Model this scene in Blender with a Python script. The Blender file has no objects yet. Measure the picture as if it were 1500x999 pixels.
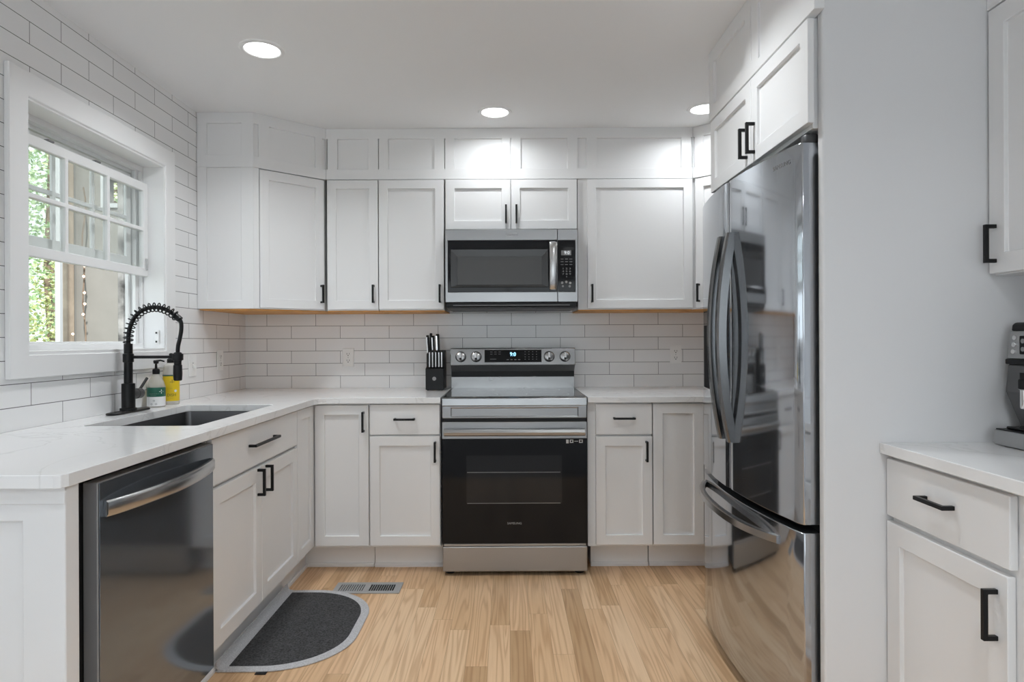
import bpy, bmesh, math, random
from mathutils import Matrix, Vector
R = math.radians
SC = bpy.context.scene
COL = SC.collection

# ---------------------------------------------------------------- camera, world, exposure
cam_d = bpy.data.cameras.new('camera'); cam = bpy.data.objects.new('camera', cam_d); COL.objects.link(cam)
cam.location = (0, 0, 1.207); cam.rotation_euler = (R(90), 0.0045, 0)
cam_d.sensor_width = 36; cam_d.lens = 22.08; cam_d.shift_x = 5/1500; cam_d.shift_y = -1/1500
cam_d.clip_start = 0.02
SC.camera = cam
SC.view_settings.view_transform = 'Standard'; SC.view_settings.look = 'None'
SC.view_settings.gamma = 1; SC.view_settings.use_curve_mapping = False
SC.view_settings.exposure = 0.47
SC.cycles.use_denoising = True
SC.cycles.max_bounces = 10; SC.cycles.diffuse_bounces = 6; SC.cycles.glossy_bounces = 5
SC.cycles.transparent_max_bounces = 16
SC.cycles.sample_clamp_indirect = 8
SC.cycles.caustics_reflective = False; SC.cycles.caustics_refractive = False

LAMP_W = 5.2           # watts of each recessed downlight in the kitchen
REAR_LAMP_W = 11.0      # and of those added, unseen, behind the viewer for ambient bounce
LAMP_RGB = (0.925, 0.97, 1.0)
# added area light outside the rear wall opening, giving soft frontal fill
fill_d = bpy.data.lights.new('rear_fill', 'AREA'); fill_o = bpy.data.objects.new('rear_fill', fill_d); COL.objects.link(fill_o)
fill_d.shape = 'RECTANGLE'; fill_d.size = 2.5; fill_d.size_y = 1.25; fill_d.energy = 8; fill_d.color = (0.88, 0.95, 1.0)
fill_o.location = (0, -3.33, 1.55); fill_o.rotation_euler = (R(90), 0, 0)
WORLD_STRENGTH = 1.35
w = bpy.data.worlds.new('world'); SC.world = w; w.use_nodes = True
bg = w.node_tree.nodes['Background']; bg.inputs[0].default_value = (0.86, 0.95, 1.0, 1); bg.inputs[1].default_value = WORLD_STRENGTH
sun_d = bpy.data.lights.new('sun', 'SUN'); sun = bpy.data.objects.new('sun', sun_d); COL.objects.link(sun)
sun_d.energy = 5.0; sun_d.angle = R(1.5); sun_d.color = (1, .96, .88)
sun.location = (4, -4, 8); sun.rotation_euler = (R(38), R(28), 0)

# ---------------------------------------------------------------- materials
MATS = {}
def new_mat(name):
    m = bpy.data.materials.new(name); m.use_nodes = True
    nt = m.node_tree; b = nt.nodes['Principled BSDF']
    MATS[name] = m
    return m, nt, b
def simple(name, col, rough=.5, metal=0.0, spec=None, coat=0, noise=0, nscale=40, bump=0, bscale=200, emit=None, es=0, alpha=None):
    m, nt, b = new_mat(name)
    if isinstance(col, (int, float)): col = (col, col, col)
    b.inputs['Base Color'].default_value = (*col, 1); b.inputs['Roughness'].default_value = rough
    b.inputs['Metallic'].default_value = metal
    if spec is not None: b.inputs['Specular IOR Level'].default_value = spec
    if coat: b.inputs['Coat Weight'].default_value = coat; b.inputs['Coat Roughness'].default_value = .06
    if emit: b.inputs['Emission Color'].default_value = (*emit, 1); b.inputs['Emission Strength'].default_value = es
    tc = nt.nodes.new('ShaderNodeNewGeometry')
    if noise:
        n = nt.nodes.new('ShaderNodeTexNoise'); n.inputs['Scale'].default_value = nscale; n.inputs['Detail'].default_value = 4
        nt.links.new(tc.outputs['Position'], n.inputs['Vector'])
        r = nt.nodes.new('ShaderNodeValToRGB')
        lo = tuple(max(0, c*(1-noise)) for c in col); hi = tuple(min(1, c*(1+noise)) for c in col)
        r.color_ramp.elements[0].color = (*lo, 1); r.color_ramp.elements[1].color = (*hi, 1)
        r.color_ramp.elements[0].position = .3; r.color_ramp.elements[1].position = .7
        nt.links.new(n.outputs['Fac'], r.inputs['Fac']); nt.links.new(r.outputs['Color'], b.inputs['Base Color'])
    if bump:
        n = nt.nodes.new('ShaderNodeTexNoise'); n.inputs['Scale'].default_value = bscale; n.inputs['Detail'].default_value = 3
        nt.links.new(tc.outputs['Position'], n.inputs['Vector'])
        bp = nt.nodes.new('ShaderNodeBump'); bp.inputs['Strength'].default_value = bump; bp.inputs['Distance'].default_value = .002
        nt.links.new(n.outputs['Fac'], bp.inputs['Height']); nt.links.new(bp.outputs['Normal'], b.inputs['Normal'])
    return m
def brushed(name, col, rough, scale, bump=.05, metal=1.0, smudge=.05):
    """metal with a brushed grain; scale = stretch of the noise in x, y, z"""
    m, nt, b = new_mat(name)
    b.inputs['Base Color'].default_value = (*col, 1); b.inputs['Metallic'].default_value = metal
    b.inputs['Roughness'].default_value = rough
    g = nt.nodes.new('ShaderNodeNewGeometry')
    mp = nt.nodes.new('ShaderNodeMapping'); mp.inputs['Scale'].default_value = scale
    nt.links.new(g.outputs['Position'], mp.inputs['Vector'])
    n = nt.nodes.new('ShaderNodeTexNoise'); n.inputs['Scale'].default_value = 1; n.inputs['Detail'].default_value = 3
    nt.links.new(mp.outputs['Vector'], n.inputs['Vector'])
    bp = nt.nodes.new('ShaderNodeBump'); bp.inputs['Strength'].default_value = bump; bp.inputs['Distance'].default_value = .001
    nt.links.new(n.outputs['Fac'], bp.inputs['Height']); nt.links.new(bp.outputs['Normal'], b.inputs['Normal'])
    n2 = nt.nodes.new('ShaderNodeTexNoise'); n2.inputs['Scale'].default_value = 5; n2.inputs['Detail'].default_value = 3
    nt.links.new(g.outputs['Position'], n2.inputs['Vector'])
    mr = nt.nodes.new('ShaderNodeMapRange'); mr.inputs['To Min'].default_value = max(.02, rough-smudge); mr.inputs['To Max'].default_value = rough+smudge
    nt.links.new(n2.outputs['Fac'], mr.inputs['Value']); nt.links.new(mr.outputs['Result'], b.inputs['Roughness'])
    return m

simple('cabinet_white', (.80, .80, .80), .42, bump=.03, bscale=120)
simple('wall_paint', (.72, .72, .725), .7, bump=.06, bscale=90)
simple('ceiling_paint', (.86, .86, .865), .85, bump=.05, bscale=60)
simple('added_carpet_grey', (.36, .37, .385), .95, noise=.15, nscale=150, bump=.5, bscale=300)
simple('trim_white', (.82, .82, .82), .4)
simple('vinyl_white', (.80, .80, .80), .35)
simple('black_metal', (.009, .009, .0095), .36, spec=.25)
simple('black_gloss', (.006, .006, .007), .05, spec=.22)
simple('black_plastic', (.009, .009, .0095), .35, spec=.25)
simple('dark_gap', (.006, .006, .006), .8)
simple('oven_window', (.014, .014, .015), .06, spec=.3)
simple('micro_window', (.055, .055, .055), .35)
simple('micro_frame', (.03, .03, .03), .22)
simple('dark_grey_plastic', (.05, .05, .052), .4)
simple('mid_grey', (.22, .22, .22), .5)
simple('espresso_side', (.11, .11, .112), .45, metal=.3)
simple('light_grey', (.5, .5, .5), .5)
simple('print_grey', (.35, .35, .35), .6)
simple('wood_underside', (.66, .31, .07), .5, noise=.2, nscale=18)
simple('outlet_white', (.85, .85, .84), .35)
simple('register_metal', (.42, .43, .44), .45, metal=.3)
simple('label_green', (.012, .12, .075), .4)
simple('label_yellow', (.76, .53, .01), .42)
simple('label_white', (.8, .8, .8), .45)
simple('label_dark', (.12, .1, .02), .5)
simple('sticker', (.6, .6, .6), .5)
simple('mat_charcoal', (.048, .048, .05), .95, noise=.75, nscale=160, bump=.8, bscale=260)
simple('mat_border', (.50, .50, .515), .95, noise=.2, nscale=220, bump=.8, bscale=300)
simple('lamp_lens', (1, 1, 1), .4, emit=(1, 1, 1), es=3.5)
simple('display_blue', (0, 0, 0), .3, emit=(.25, .62, 1.0), es=3.0)
simple('display_white', (0, 0, 0), .3, emit=(.9, .95, 1.0), es=.8)
simple('display_back', (.2, .2, .2), .3)
simple('fairy_bulb', (1, .5, .3), .3, emit=(1, .6, .4), es=3.5)
simple('siding', (.22, .216, .205), .8, noise=.05, nscale=6)
simple('post_wood', (.36, .30, .24), .75, noise=.2, nscale=9)
simple('post_white', (.42, .44, .46), .6)
simple('bark', (.16, .12, .09), .9, noise=.4, nscale=20)
simple('stone', (.2, .2, .2), .9, noise=.8, nscale=9)
simple('ground_earth', (.16, .17, .09), .95, noise=.4, nscale=3)
simple('sticker_dark', (.25, .25, .25), .5)
brushed('stainless', (.33, .33, .33), .26, (3, 3, 400), bump=.04)
brushed('stainless_h', (.36, .362, .365), .3, (3, 3, 500), bump=.05)
brushed('steel_handle', (.52, .52, .52), .24, (4, 4, 300), bump=.02)
brushed('fridge_steel', (.49, .515, .55), .068, (300, 300, 2), bump=.0, metal=.95, smudge=.015)
brushed('fridge_handle', (.20, .20, .20), .22, (60, 60, 2), bump=.02)
brushed('fridge_side', (.44, .44, .445), .30, (300, 300, 2), bump=.02)
brushed('dishwasher_steel', (.205, .228, .255), .10, (2, 300, 2), bump=.0, metal=.72, smudge=.03)
simple('dishwasher_edge', (.30, .30, .305), .4, metal=.2)
brushed('sink_steel', (.16, .16, .165), .38, (40, 40, 40), bump=.03)
brushed('espresso_steel', (.42, .42, .42), .34, (3, 3, 200), bump=.03)
brushed('chrome', (.75, .75, .75), .1, (2, 2, 2), bump=0, smudge=.02)

def leaf_mat(name, a, b_, hi):
    m, nt, b = new_mat(name)
    g = nt.nodes.new('ShaderNodeNewGeometry')
    n = nt.nodes.new('ShaderNodeTexNoise'); n.inputs['Scale'].default_value = 3.5; n.inputs['Detail'].default_value = 3
    nt.links.new(g.outputs['Position'], n.inputs['Vector'])
    wn = nt.nodes.new('ShaderNodeMath'); wn.operation = 'MULTIPLY_ADD'; wn.inputs[1].default_value = .5
    nt.links.new(g.outputs['Random Per Island'], wn.inputs[0]); nt.links.new(n.outputs['Fac'], wn.inputs[2])
    r = nt.nodes.new('ShaderNodeValToRGB')
    r.color_ramp.elements[0].position = .35; r.color_ramp.elements[0].color = (*a, 1)
    r.color_ramp.elements[1].position = 1.0; r.color_ramp.elements[1].color = (*hi, 1)
    e = r.color_ramp.elements.new(.75); e.color = (*b_, 1)
    nt.links.new(wn.outputs[0], r.inputs['Fac']); nt.links.new(r.outputs['Color'], b.inputs['Base Color'])
    b.inputs['Roughness'].default_value = .5
    tr = nt.nodes.new('ShaderNodeBsdfTranslucent'); nt.links.new(r.outputs['Color'], tr.inputs['Color'])
    mx = nt.nodes.new('ShaderNodeMixShader'); mx.inputs[0].default_value = .4
    out = nt.nodes['Material Output']
    nt.links.new(b.outputs[0], mx.inputs[1]); nt.links.new(tr.outputs[0], mx.inputs[2]); nt.links.new(mx.outputs[0], out.inputs[0])
leaf_mat('leaves', (.12, .24, .10), (.36, .52, .27), (.75, .85, .62))
leaf_mat('leaves_yellow', (.18, .21, .06), (.46, .50, .22), (.80, .84, .56))

def glass(name, tint=(1, 1, 1), refl=.9, opaque=0.0, base=(.8, .8, .8)):
    m = bpy.data.materials.new(name); m.use_nodes = True; nt = m.node_tree
    MATS[name] = m
    nt.nodes.remove(nt.nodes['Principled BSDF']); out = nt.nodes['Material Output']
    t = nt.nodes.new('ShaderNodeBsdfTransparent'); t.inputs[0].default_value = (*tint, 1)
    gl = nt.nodes.new('ShaderNodeBsdfGlossy'); gl.inputs['Roughness'].default_value = .02
    fr = nt.nodes.new('ShaderNodeLayerWeight'); fr.inputs[0].default_value = .5
    pw = nt.nodes.new('ShaderNodeMath'); pw.operation = 'POWER'; pw.inputs[1].default_value = 4
    nt.links.new(fr.outputs['Facing'], pw.inputs[0])
    mu = nt.nodes.new('ShaderNodeMath'); mu.operation = 'MULTIPLY_ADD'; mu.inputs[1].default_value = refl*.5; mu.inputs[2].default_value = .03
    nt.links.new(pw.outputs[0], mu.inputs[0])
    mx = nt.nodes.new('ShaderNodeMixShader')
    nt.links.new(mu.outputs[0], mx.inputs[0]); nt.links.new(t.outputs[0], mx.inputs[1]); nt.links.new(gl.outputs[0], mx.inputs[2])
    last = mx
    if opaque:
        d = nt.nodes.new('ShaderNodeBsdfDiffuse'); d.inputs[0].default_value = (*base, 1)
        m2 = nt.nodes.new('ShaderNodeMixShader'); m2.inputs[0].default_value = opaque
        nt.links.new(mx.outputs[0], m2.inputs[1]); nt.links.new(d.outputs[0], m2.inputs[2]); last = m2
    nt.links.new(last.outputs[0], out.inputs[0])
glass('window_glass', (.96, .97, .965), .8, .035, (.8, .82, .8))
glass('clear_plastic', (.96, .95, .92), .7, .35, (.78, .76, .72))

def tile_mat(name, axis, origin):
    m, nt, b = new_mat(name)
    g = nt.nodes.new('ShaderNodeNewGeometry')
    sx = nt.nodes.new('ShaderNodeSeparateXYZ'); nt.links.new(g.outputs['Position'], sx.inputs[0])
    cx = nt.nodes.new('ShaderNodeCombineXYZ')
    a = nt.nodes.new('ShaderNodeMath'); a.operation = 'SUBTRACT'; a.inputs[1].default_value = origin
    nt.links.new(sx.outputs[axis], a.inputs[0])
    z = nt.nodes.new('ShaderNodeMath'); z.operation = 'SUBTRACT'; z.inputs[1].default_value = .9125 - .0778*20
    nt.links.new(sx.outputs['Z'], z.inputs[0])
    nt.links.new(a.outputs[0], cx.inputs['X']); nt.links.new(z.outputs[0], cx.inputs['Y'])
    br = nt.nodes.new('ShaderNodeTexBrick'); br.offset = .5; br.offset_frequency = 2; br.squash = 1
    br.inputs['Scale'].default_value = 1; br.inputs['Mortar Size'].default_value = .0013; br.inputs['Mortar Smooth'].default_value = .1
    br.inputs['Brick Width'].default_value = .306; br.inputs['Row Height'].default_value = .0778; br.inputs['Bias'].default_value = 0
    br.inputs['Color1'].default_value = (.85, .85, .85, 1); br.inputs['Color2'].default_value = (.82, .82, .822, 1)
    br.inputs['Mortar'].default_value = (.13, .13, .13, 1)
    nt.links.new(cx.outputs[0], br.inputs['Vector']); nt.links.new(br.outputs['Color'], b.inputs['Base Color'])
    n = nt.nodes.new('ShaderNodeTexNoise'); n.inputs['Scale'].default_value = 9; n.inputs['Detail'].default_value = 2
    nt.links.new(g.outputs['Position'], n.inputs['Vector'])
    ad = nt.nodes.new('ShaderNodeMath'); ad.operation = 'MULTIPLY_ADD'; ad.inputs[1].default_value = -.6
    nt.links.new(br.outputs['Fac'], ad.inputs[0]); nt.links.new(n.outputs['Fac'], ad.inputs[2])
    bp = nt.nodes.new('ShaderNodeBump'); bp.inputs['Strength'].default_value = .25; bp.inputs['Distance'].default_value = .003
    nt.links.new(ad.outputs[0], bp.inputs['Height']); nt.links.new(bp.outputs['Normal'], b.inputs['Normal'])
    b.inputs['Roughness'].default_value = .17
tile_mat('tile_back', 'X', -1.512)
tile_mat('tile_left', 'Y', 2.164)

def quartz_mat():
    m, nt, b = new_mat('quartz')
    g = nt.nodes.new('ShaderNodeNewGeometry')
    n = nt.nodes.new('ShaderNodeTexNoise'); n.inputs['Scale'].default_value = 2.4; n.inputs['Detail'].default_value = 6; n.inputs['Distortion'].default_value = 1.2
    nt.links.new(g.outputs['Position'], n.inputs['Vector'])
    s = nt.nodes.new('ShaderNodeMath'); s.operation = 'SUBTRACT'; s.inputs[1].default_value = .5; nt.links.new(n.outputs['Fac'], s.inputs[0])
    ab = nt.nodes.new('ShaderNodeMath'); ab.operation = 'ABSOLUTE'; nt.links.new(s.outputs[0], ab.inputs[0])
    r = nt.nodes.new('ShaderNodeValToRGB')
    r.color_ramp.elements[0].position = 0; r.color_ramp.elements[0].color = (.74, .74, .735, 1)
    r.color_ramp.elements[1].position = .012; r.color_ramp.elements[1].color = (.84, .84, .84, 1)
    nt.links.new(ab.outputs[0], r.inputs['Fac']); nt.links.new(r.outputs['Color'], b.inputs['Base Color'])
    b.inputs['Roughness'].default_value = .13
quartz_mat()

def floor_mat():
    m, nt, b = new_mat('oak_floor'); L = nt.links.new; N = nt.nodes.new
    def math_(op, a=None, c=None, v1=None, v0=None):
        n = N('ShaderNodeMath'); n.operation = op
        if a is not None: L(a, n.inputs[0])
        if c is not None: L(c, n.inputs[1])
        if v1 is not None: n.inputs[1].default_value = v1
        if v0 is not None: n.inputs[0].default_value = v0
        return n.outputs[0]
    g = N('ShaderNodeNewGeometry'); s = N('ShaderNodeSeparateXYZ'); L(g.outputs['Position'], s.inputs[0])
    W_, LEN = .083, .95
    xs = math_('DIVIDE', s.outputs['X'], v1=W_); xi = math_('FLOOR', xs); xf = math_('FRACT', xs)
    wn = N('ShaderNodeTexWhiteNoise'); wn.noise_dimensions = '1D'; L(xi, wn.inputs['W'])
    off = math_('MULTIPLY', wn.outputs['Value'], v1=7.3)
    ys = math_('ADD', math_('DIVIDE', s.outputs['Y'], v1=LEN), off); yi = math_('FLOOR', ys); yf = math_('FRACT', ys)
    cb = N('ShaderNodeCombineXYZ'); L(xi, cb.inputs[0]); L(yi, cb.inputs[1])
    w2 = N('ShaderNodeTexWhiteNoise'); w2.noise_dimensions = '2D'; L(cb.outputs[0], w2.inputs['Vector'])
    rp = N('ShaderNodeValToRGB'); cr = rp.color_ramp
    cr.elements[0].position = 0; cr.elements[0].color = (.60, .39, .215, 1)
    cr.elements[1].position = 1; cr.elements[1].color = (.88, .65, .42, 1)
    e = cr.elements.new(.25); e.color = (.76, .51, .295, 1)
    e = cr.elements.new(.6); e.color = (.84, .58, .355, 1)
    L(w2.outputs['Value'], rp.inputs['Fac'])
    # grain: per-board offset, stretched along the board
    sc3 = N('ShaderNodeVectorMath'); sc3.operation = 'SCALE'; L(w2.outputs['Color'], sc3.inputs[0]); sc3.inputs['Scale'].default_value = 40
    ad = N('ShaderNodeVectorMath'); ad.operation = 'ADD'; L(g.outputs['Position'], ad.inputs[0]); L(sc3.outputs[0], ad.inputs[1])
    mp = N('ShaderNodeMapping'); mp.inputs['Scale'].default_value = (9, .42, 1); L(ad.outputs[0], mp.inputs['Vector'])
    n1 = N('ShaderNodeTexNoise'); n1.inputs['Scale'].default_value = 1.6; n1.inputs['Detail'].default_value = 2; n1.inputs['Distortion'].default_value = .3
    L(mp.outputs[0], n1.inputs['Vector'])
    rings = math_('SINE', math_('MULTIPLY', n1.outputs['Fac'], v1=58))
    r01 = math_('MULTIPLY_ADD', rings, v1=.5); r01.node.inputs[2].default_value = .5
    pw = math_('POWER', r01, v1=2.5)
    mp2 = N('ShaderNodeMapping'); mp2.inputs['Scale'].default_value = (160, 5, 1); L(ad.outputs[0], mp2.inputs['Vector'])
    n2 = N('ShaderNodeTexNoise'); n2.inputs['Scale'].default_value = 1; n2.inputs['Detail'].default_value = 3; L(mp2.outputs[0], n2.inputs['Vector'])
    gsum = math_('ADD', math_('MULTIPLY', pw, v1=.34), math_('MULTIPLY', n2.outputs['Fac'], v1=.34))
    mixg = N('ShaderNodeMix'); mixg.data_type = 'RGBA'; mixg.blend_type = 'MULTIPLY'
    L(gsum, mixg.inputs['Factor']); L(rp.outputs['Color'], mixg.inputs[6]); mixg.inputs[7].default_value = (.50, .36, .25, 1)
    # seams
    ex = math_('MINIMUM', xf, math_('SUBTRACT', None, xf, v0=1.0)); ex = math_('MULTIPLY', ex, v1=W_)
    ey = math_('MINIMUM', yf, math_('SUBTRACT', None, yf, v0=1.0)); ey = math_('MULTIPLY', ey, v1=LEN)
    ed = math_('MINIMUM', ex, ey); seam = math_('LESS_THAN', ed, v1=.0007)
    mixs = N('ShaderNodeMix'); mixs.data_type = 'RGBA'; L(math_('MULTIPLY', seam, v1=.55), mixs.inputs['Factor'])
    L(mixg.outputs[2], mixs.inputs[6]); mixs.inputs[7].default_value = (.2, .11, .05, 1)
    L(mixs.outputs[2], b.inputs['Base Color']); b.inputs['Roughness'].default_value = .42
    bp = N('ShaderNodeBump'); bp.inputs['Strength'].default_value = .12; bp.inputs['Distance'].default_value = .001
    L(math_('SUBTRACT', n2.outputs['Fac'], seam), bp.inputs['Height']); L(bp.outputs['Normal'], b.inputs['Normal'])
floor_mat()

# ---------------------------------------------------------------- mesh helpers
I4 = Matrix.Identity(4)
def frame(ox, oy, deg, oz=0):
    """local x runs along a face, local y points into the wall, z up"""
    return Matrix.Translation((ox, oy, oz)) @ Matrix.Rotation(R(deg), 4, 'Z')
class MB:
    def __init__(s, M=None): s.bm = bmesh.new(); s.M = M or I4
    def v(s, x, y, z): return s.bm.verts.new(s.M @ Vector((x, y, z)))
    def face(s, vs):
        try: return s.bm.faces.new(vs)
        except ValueError: return None
    def box(s, x0, x1, y0, y1, z0, z1):
        c = [s.v(x, y, z) for z in (z0, z1) for y in (y0, y1) for x in (x0, x1)]
        for f in ((0, 2, 3, 1), (4, 5, 7, 6), (0, 1, 5, 4), (2, 6, 7, 3), (0, 4, 6, 2), (1, 3, 7, 5)): s.face([c[i] for i in f])
        return s
    def relief(s, u0, u1, z0, z1, f, b, rec=()):
        """slab whose front (local y = f) carries rectangular recesses (u0,u1,z0,z1,depth); depth None = hole"""
        us = sorted({u0, u1, *[x for r in rec for x in r[:2]]}); zs = sorted({z0, z1, *[x for r in rec for x in r[2:4]]})
        us = [x for x in us if u0 <= x <= u1]; zs = [x for x in zs if z0 <= x <= z1]
        def dep(i, j):
            if i < 0 or j < 0 or i >= len(us)-1 or j >= len(zs)-1: return None
            cu, cz = (us[i]+us[i+1])/2, (zs[j]+zs[j+1])/2; d = 0
            for r in rec:
                if r[0] < cu < r[1] and r[2] < cz < r[3]: d = r[4]
            return d
        q = lambda *p: s.face([s.v(*k) for k in p])
        for i in range(len(us)-1):
            for j in range(len(zs)-1):
                d = dep(i, j)
                if d is None: continue
                a, c, e, g = us[i], us[i+1], zs[j], zs[j+1]; y = f+d
                q((a, y, e), (c, y, e), (c, y, g), (a, y, g)); q((a, b, e), (a, b, g), (c, b, g), (c, b, e))
                for (di, dj, p0, p1) in ((-1, 0, (a, g), (a, e)), (1, 0, (c, e), (c, g)), (0, -1, (a, e), (c, e)), (0, 1, (c, g), (a, g))):
                    d2 = dep(i+di, j+dj)
                    yb = b if d2 is None else f+d2
                    if yb > y+1e-9: q((p0[0], y, p0[1]), (p0[0], yb, p0[1]), (p1[0], yb, p1[1]), (p1[0], y, p1[1]))
        bmesh.ops.remove_doubles(s.bm, verts=s.bm.verts, dist=1e-5)
        return s
    def prism(s, pts, ext):
        ext = Vector(ext); a = [s.v(*p) for p in pts]; b = [s.v(*(Vector(p)+ext)) for p in pts]; n = len(pts)
        s.face(a[::-1]); s.face(b)
        for i in range(n): s.face([a[i], a[(i+1) % n], b[(i+1) % n], b[i]])
        return s
    def lathe(s, prof, c=(0, 0, 0), n=28, axis='Z', cap=True):
        rings = []
        for (r, h) in prof:
            ring = []
            for k in range(n):
                t = 2*math.pi*k/n; a, b = r*math.cos(t), r*math.sin(t)
                p = {'Z': (a, b, h), 'Y': (a, h, -b), 'X': (h, a, b)}[axis]
                ring.append(s.v(c[0]+p[0], c[1]+p[1], c[2]+p[2]))
            rings.append(ring)
        for i in range(len(rings)-1):
            for k in range(n): s.face([rings[i][k], rings[i][(k+1) % n], rings[i+1][(k+1) % n], rings[i+1][k]])
        if cap: s.face(rings[0][::-1]); s.face(rings[-1])
        return s
    def tube(s, path, r, n=10, closed=False):
        P = [Vector(p) for p in path]; rr = r if isinstance(r, (list, tuple)) else [r]*len(P)
        t = (P[1]-P[0]).normalized(); up = Vector((0, 0, 1)) if abs(t.z) < .9 else Vector((1, 0, 0))
        nrm = (up - t*up.dot(t)).normalized(); rings = []
        for i, p in enumerate(P):
            t2 = (P[min(i+1, len(P)-1)] - P[max(i-1, 0)]).normalized()
            nrm = (nrm - t2*nrm.dot(t2)).normalized(); bi = t2.cross(nrm)
            rings.append([s.v(*(p + (nrm*math.cos(2*math.pi*k/n) + bi*math.sin(2*math.pi*k/n))*rr[i])) for k in range(n)])
        for i in range(len(rings)-1):
            for k in range(n): s.face([rings[i][k], rings[i][(k+1) % n], rings[i+1][(k+1) % n], rings[i+1][k]])
        s.face(rings[0][::-1]); s.face(rings[-1])
        return s
    def sweep(s, path, offs):
        """closed cross-section offs(i) -> list of Vectors added to path[i]"""
        rings = [[s.v(*(Vector(p)+Vector(o))) for o in offs(i)] for i, p in enumerate(path)]
        n = len(rings[0])
        for i in range(len(rings)-1):
            for k in range(n): s.face([rings[i][k], rings[i][(k+1) % n], rings[i+1][(k+1) % n], rings[i+1][k]])
        s.face(rings[0][::-1]); s.face(rings[-1])
        return s
    def text(s, body, size, M, extrude=.0002, bend=None, align='CENTER', sx=1.0):
        cu = bpy.data.curves.new('t', 'FONT'); cu.body = body; cu.size = size; cu.align_x = align; cu.align_y = 'CENTER'
        cu.extrude = extrude; cu.resolution_u = 2
        o = bpy.data.objects.new('t', cu); COL.objects.link(o); bpy.context.view_layer.update()
        me = bpy.data.meshes.new_from_object(o.evaluated_get(bpy.context.evaluated_depsgraph_get()))
        bpy.data.objects.remove(o); bpy.data.curves.remove(cu)
        vs = []
        for v in me.vertices:
            x, y, z = v.co; x *= sx
            if bend: vs.append(s.bm.verts.new(M @ Vector((math.sin(x/bend)*(bend+z), y, math.cos(x/bend)*(bend+z)))))
            else: vs.append(s.bm.verts.new(M @ Vector((x, y, z))))
        for p in me.polygons: s.face([vs[i] for i in p.vertices])
        bpy.data.meshes.remove(me)
        return s
ORG = {}
def link(name, mb, mat, parent=None, at=None, bevel=0, smooth=False, seg=1, solid=0):
    bm = mb.bm
    bmesh.ops.recalc_face_normals(bm, faces=bm.faces)
    if parent is not None: o0 = ORG[parent.name]
    elif at is not None: o0 = Vector(at)
    else:
        xs = [v.co for v in bm.verts]
        o0 = Vector(((min(v.x for v in xs)+max(v.x for v in xs))/2, (min(v.y for v in xs)+max(v.y for v in xs))/2, min(v.z for v in xs)))
    for v in bm.verts: v.co -= o0
    me = bpy.data.meshes.new(name); bm.to_mesh(me); bm.free()
    me.materials.append(MATS[mat])
    if smooth:
        for p in me.polygons: p.use_smooth = True
        me.set_sharp_from_angle(angle=R(38))
    o = bpy.data.objects.new(name, me); COL.objects.link(o)
    if parent is not None: o.parent = parent
    else: o.location = o0
    ORG[o.name] = o0
    if bevel:
        m = o.modifiers.new('bevel', 'BEVEL'); m.width = bevel; m.segments = seg; m.limit_method = 'ANGLE'; m.angle_limit = R(40)
    return o
def thing(name, loc, label, cat, group=None):
    o = bpy.data.objects.new(name, None); COL.objects.link(o); o.location = loc; o.empty_display_size = .05
    ORG[o.name] = Vector(loc); tag(o, label, cat, group)
    return o
def tag(o, label, cat, group=None):
    o['label'] = label; o['category'] = cat
    if group: o['group'] = group
    return o
def struct(name, mb, mat, label=None, cat=None, **k):
    o = link(name, mb, mat, **k); o['kind'] = 'structure'
    if label: o['label'] = label
    if cat: o['category'] = cat
    return o
def rename_part(o): return o

# ---------------------------------------------------------------- room shell
XL, XR, YB, YR, ZC = -1.646, 1.66, 3.93, -3.2, 2.42
struct('added_carpet', MB().box(XL-.14, XR+.14, YR-.14, .9, -.05, 0), 'added_carpet_grey', 'added grey carpet, unseen behind the viewer, to cut warm bounce', 'floor')  # unseen carpet, added to weaken the warm bounce off the oak
struct('floor', MB().box(XL-.14, XR+.14, .9, YB+.14, -.05, 0), 'oak_floor', 'light oak plank floor of the kitchen', 'floor')
struct('ceiling', MB().box(XL-.14, XR+.14, YR-.14, YB+.14, ZC, ZC+.1), 'ceiling_paint', 'smooth pale grey ceiling with recessed lights', 'ceiling')
# left wall: local frame facing +x, u = y - YR
FL = frame(XL, 0, 90)
WY0, WY1, WZ0, WZ1 = 2.135, 2.987, 1.165, 2.043      # clear opening of the window
struct('wall_left', MB(FL).relief(YR-.14, YB+.14, 0, ZC, 0, .14, [(WY0, WY1, WZ0, WZ1, None)]), 'tile_left', 'white subway tiled wall with the window', 'wall')
struct('wall_back', MB().box(XL, XR, YB, YB+.14, 0, ZC), 'tile_back', 'white subway tiled wall behind the range', 'wall')
struct('wall_right', MB().box(XR, XR+.14, YR-.14, YB+.14, 0, ZC), 'wall_paint', 'plain grey wall on the right', 'wall')
struct('added_window', MB().relief(-1.32, 1.32, .86, 2.24, YR-.09, YR+.015, [(-1.25, -.02, .93, 2.17, None), (.02, 1.25, .93, 2.17, None)]), 'trim_white', 'added white framed opening behind the viewer for the fill light', 'window')  # unseen window, added as the opening for the rear fill light
struct('wall_rear', MB().relief(XL, XR, 0, ZC, YR-.14, YR, [(-1.25, 1.25, .93, 2.17, None)]), 'wall_paint', 'plain wall behind the viewer', 'wall')
struct('wall_partition', MB().box(.889, XR, 1.773, 1.803, 0, ZC), 'wall_paint', 'plain grey wall between fridge and coffee counter', 'wall', bevel=.006, seg=3)

# ---------------------------------------------------------------- window in the left wall
win = thing('window_1', (XL, 2.56, WZ0), 'white vinyl window with its lower sash raised, above the sink', 'window'); win['kind'] = 'structure'
CW = .086
link('window_frame', MB(FL).relief(WY0-CW, WY1+CW, WZ0-.080, WZ1+CW, -.019, -.0005, [(WY0, WY1, WZ0, WZ1, None)]), 'trim_white', win, bevel=.003)
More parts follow.
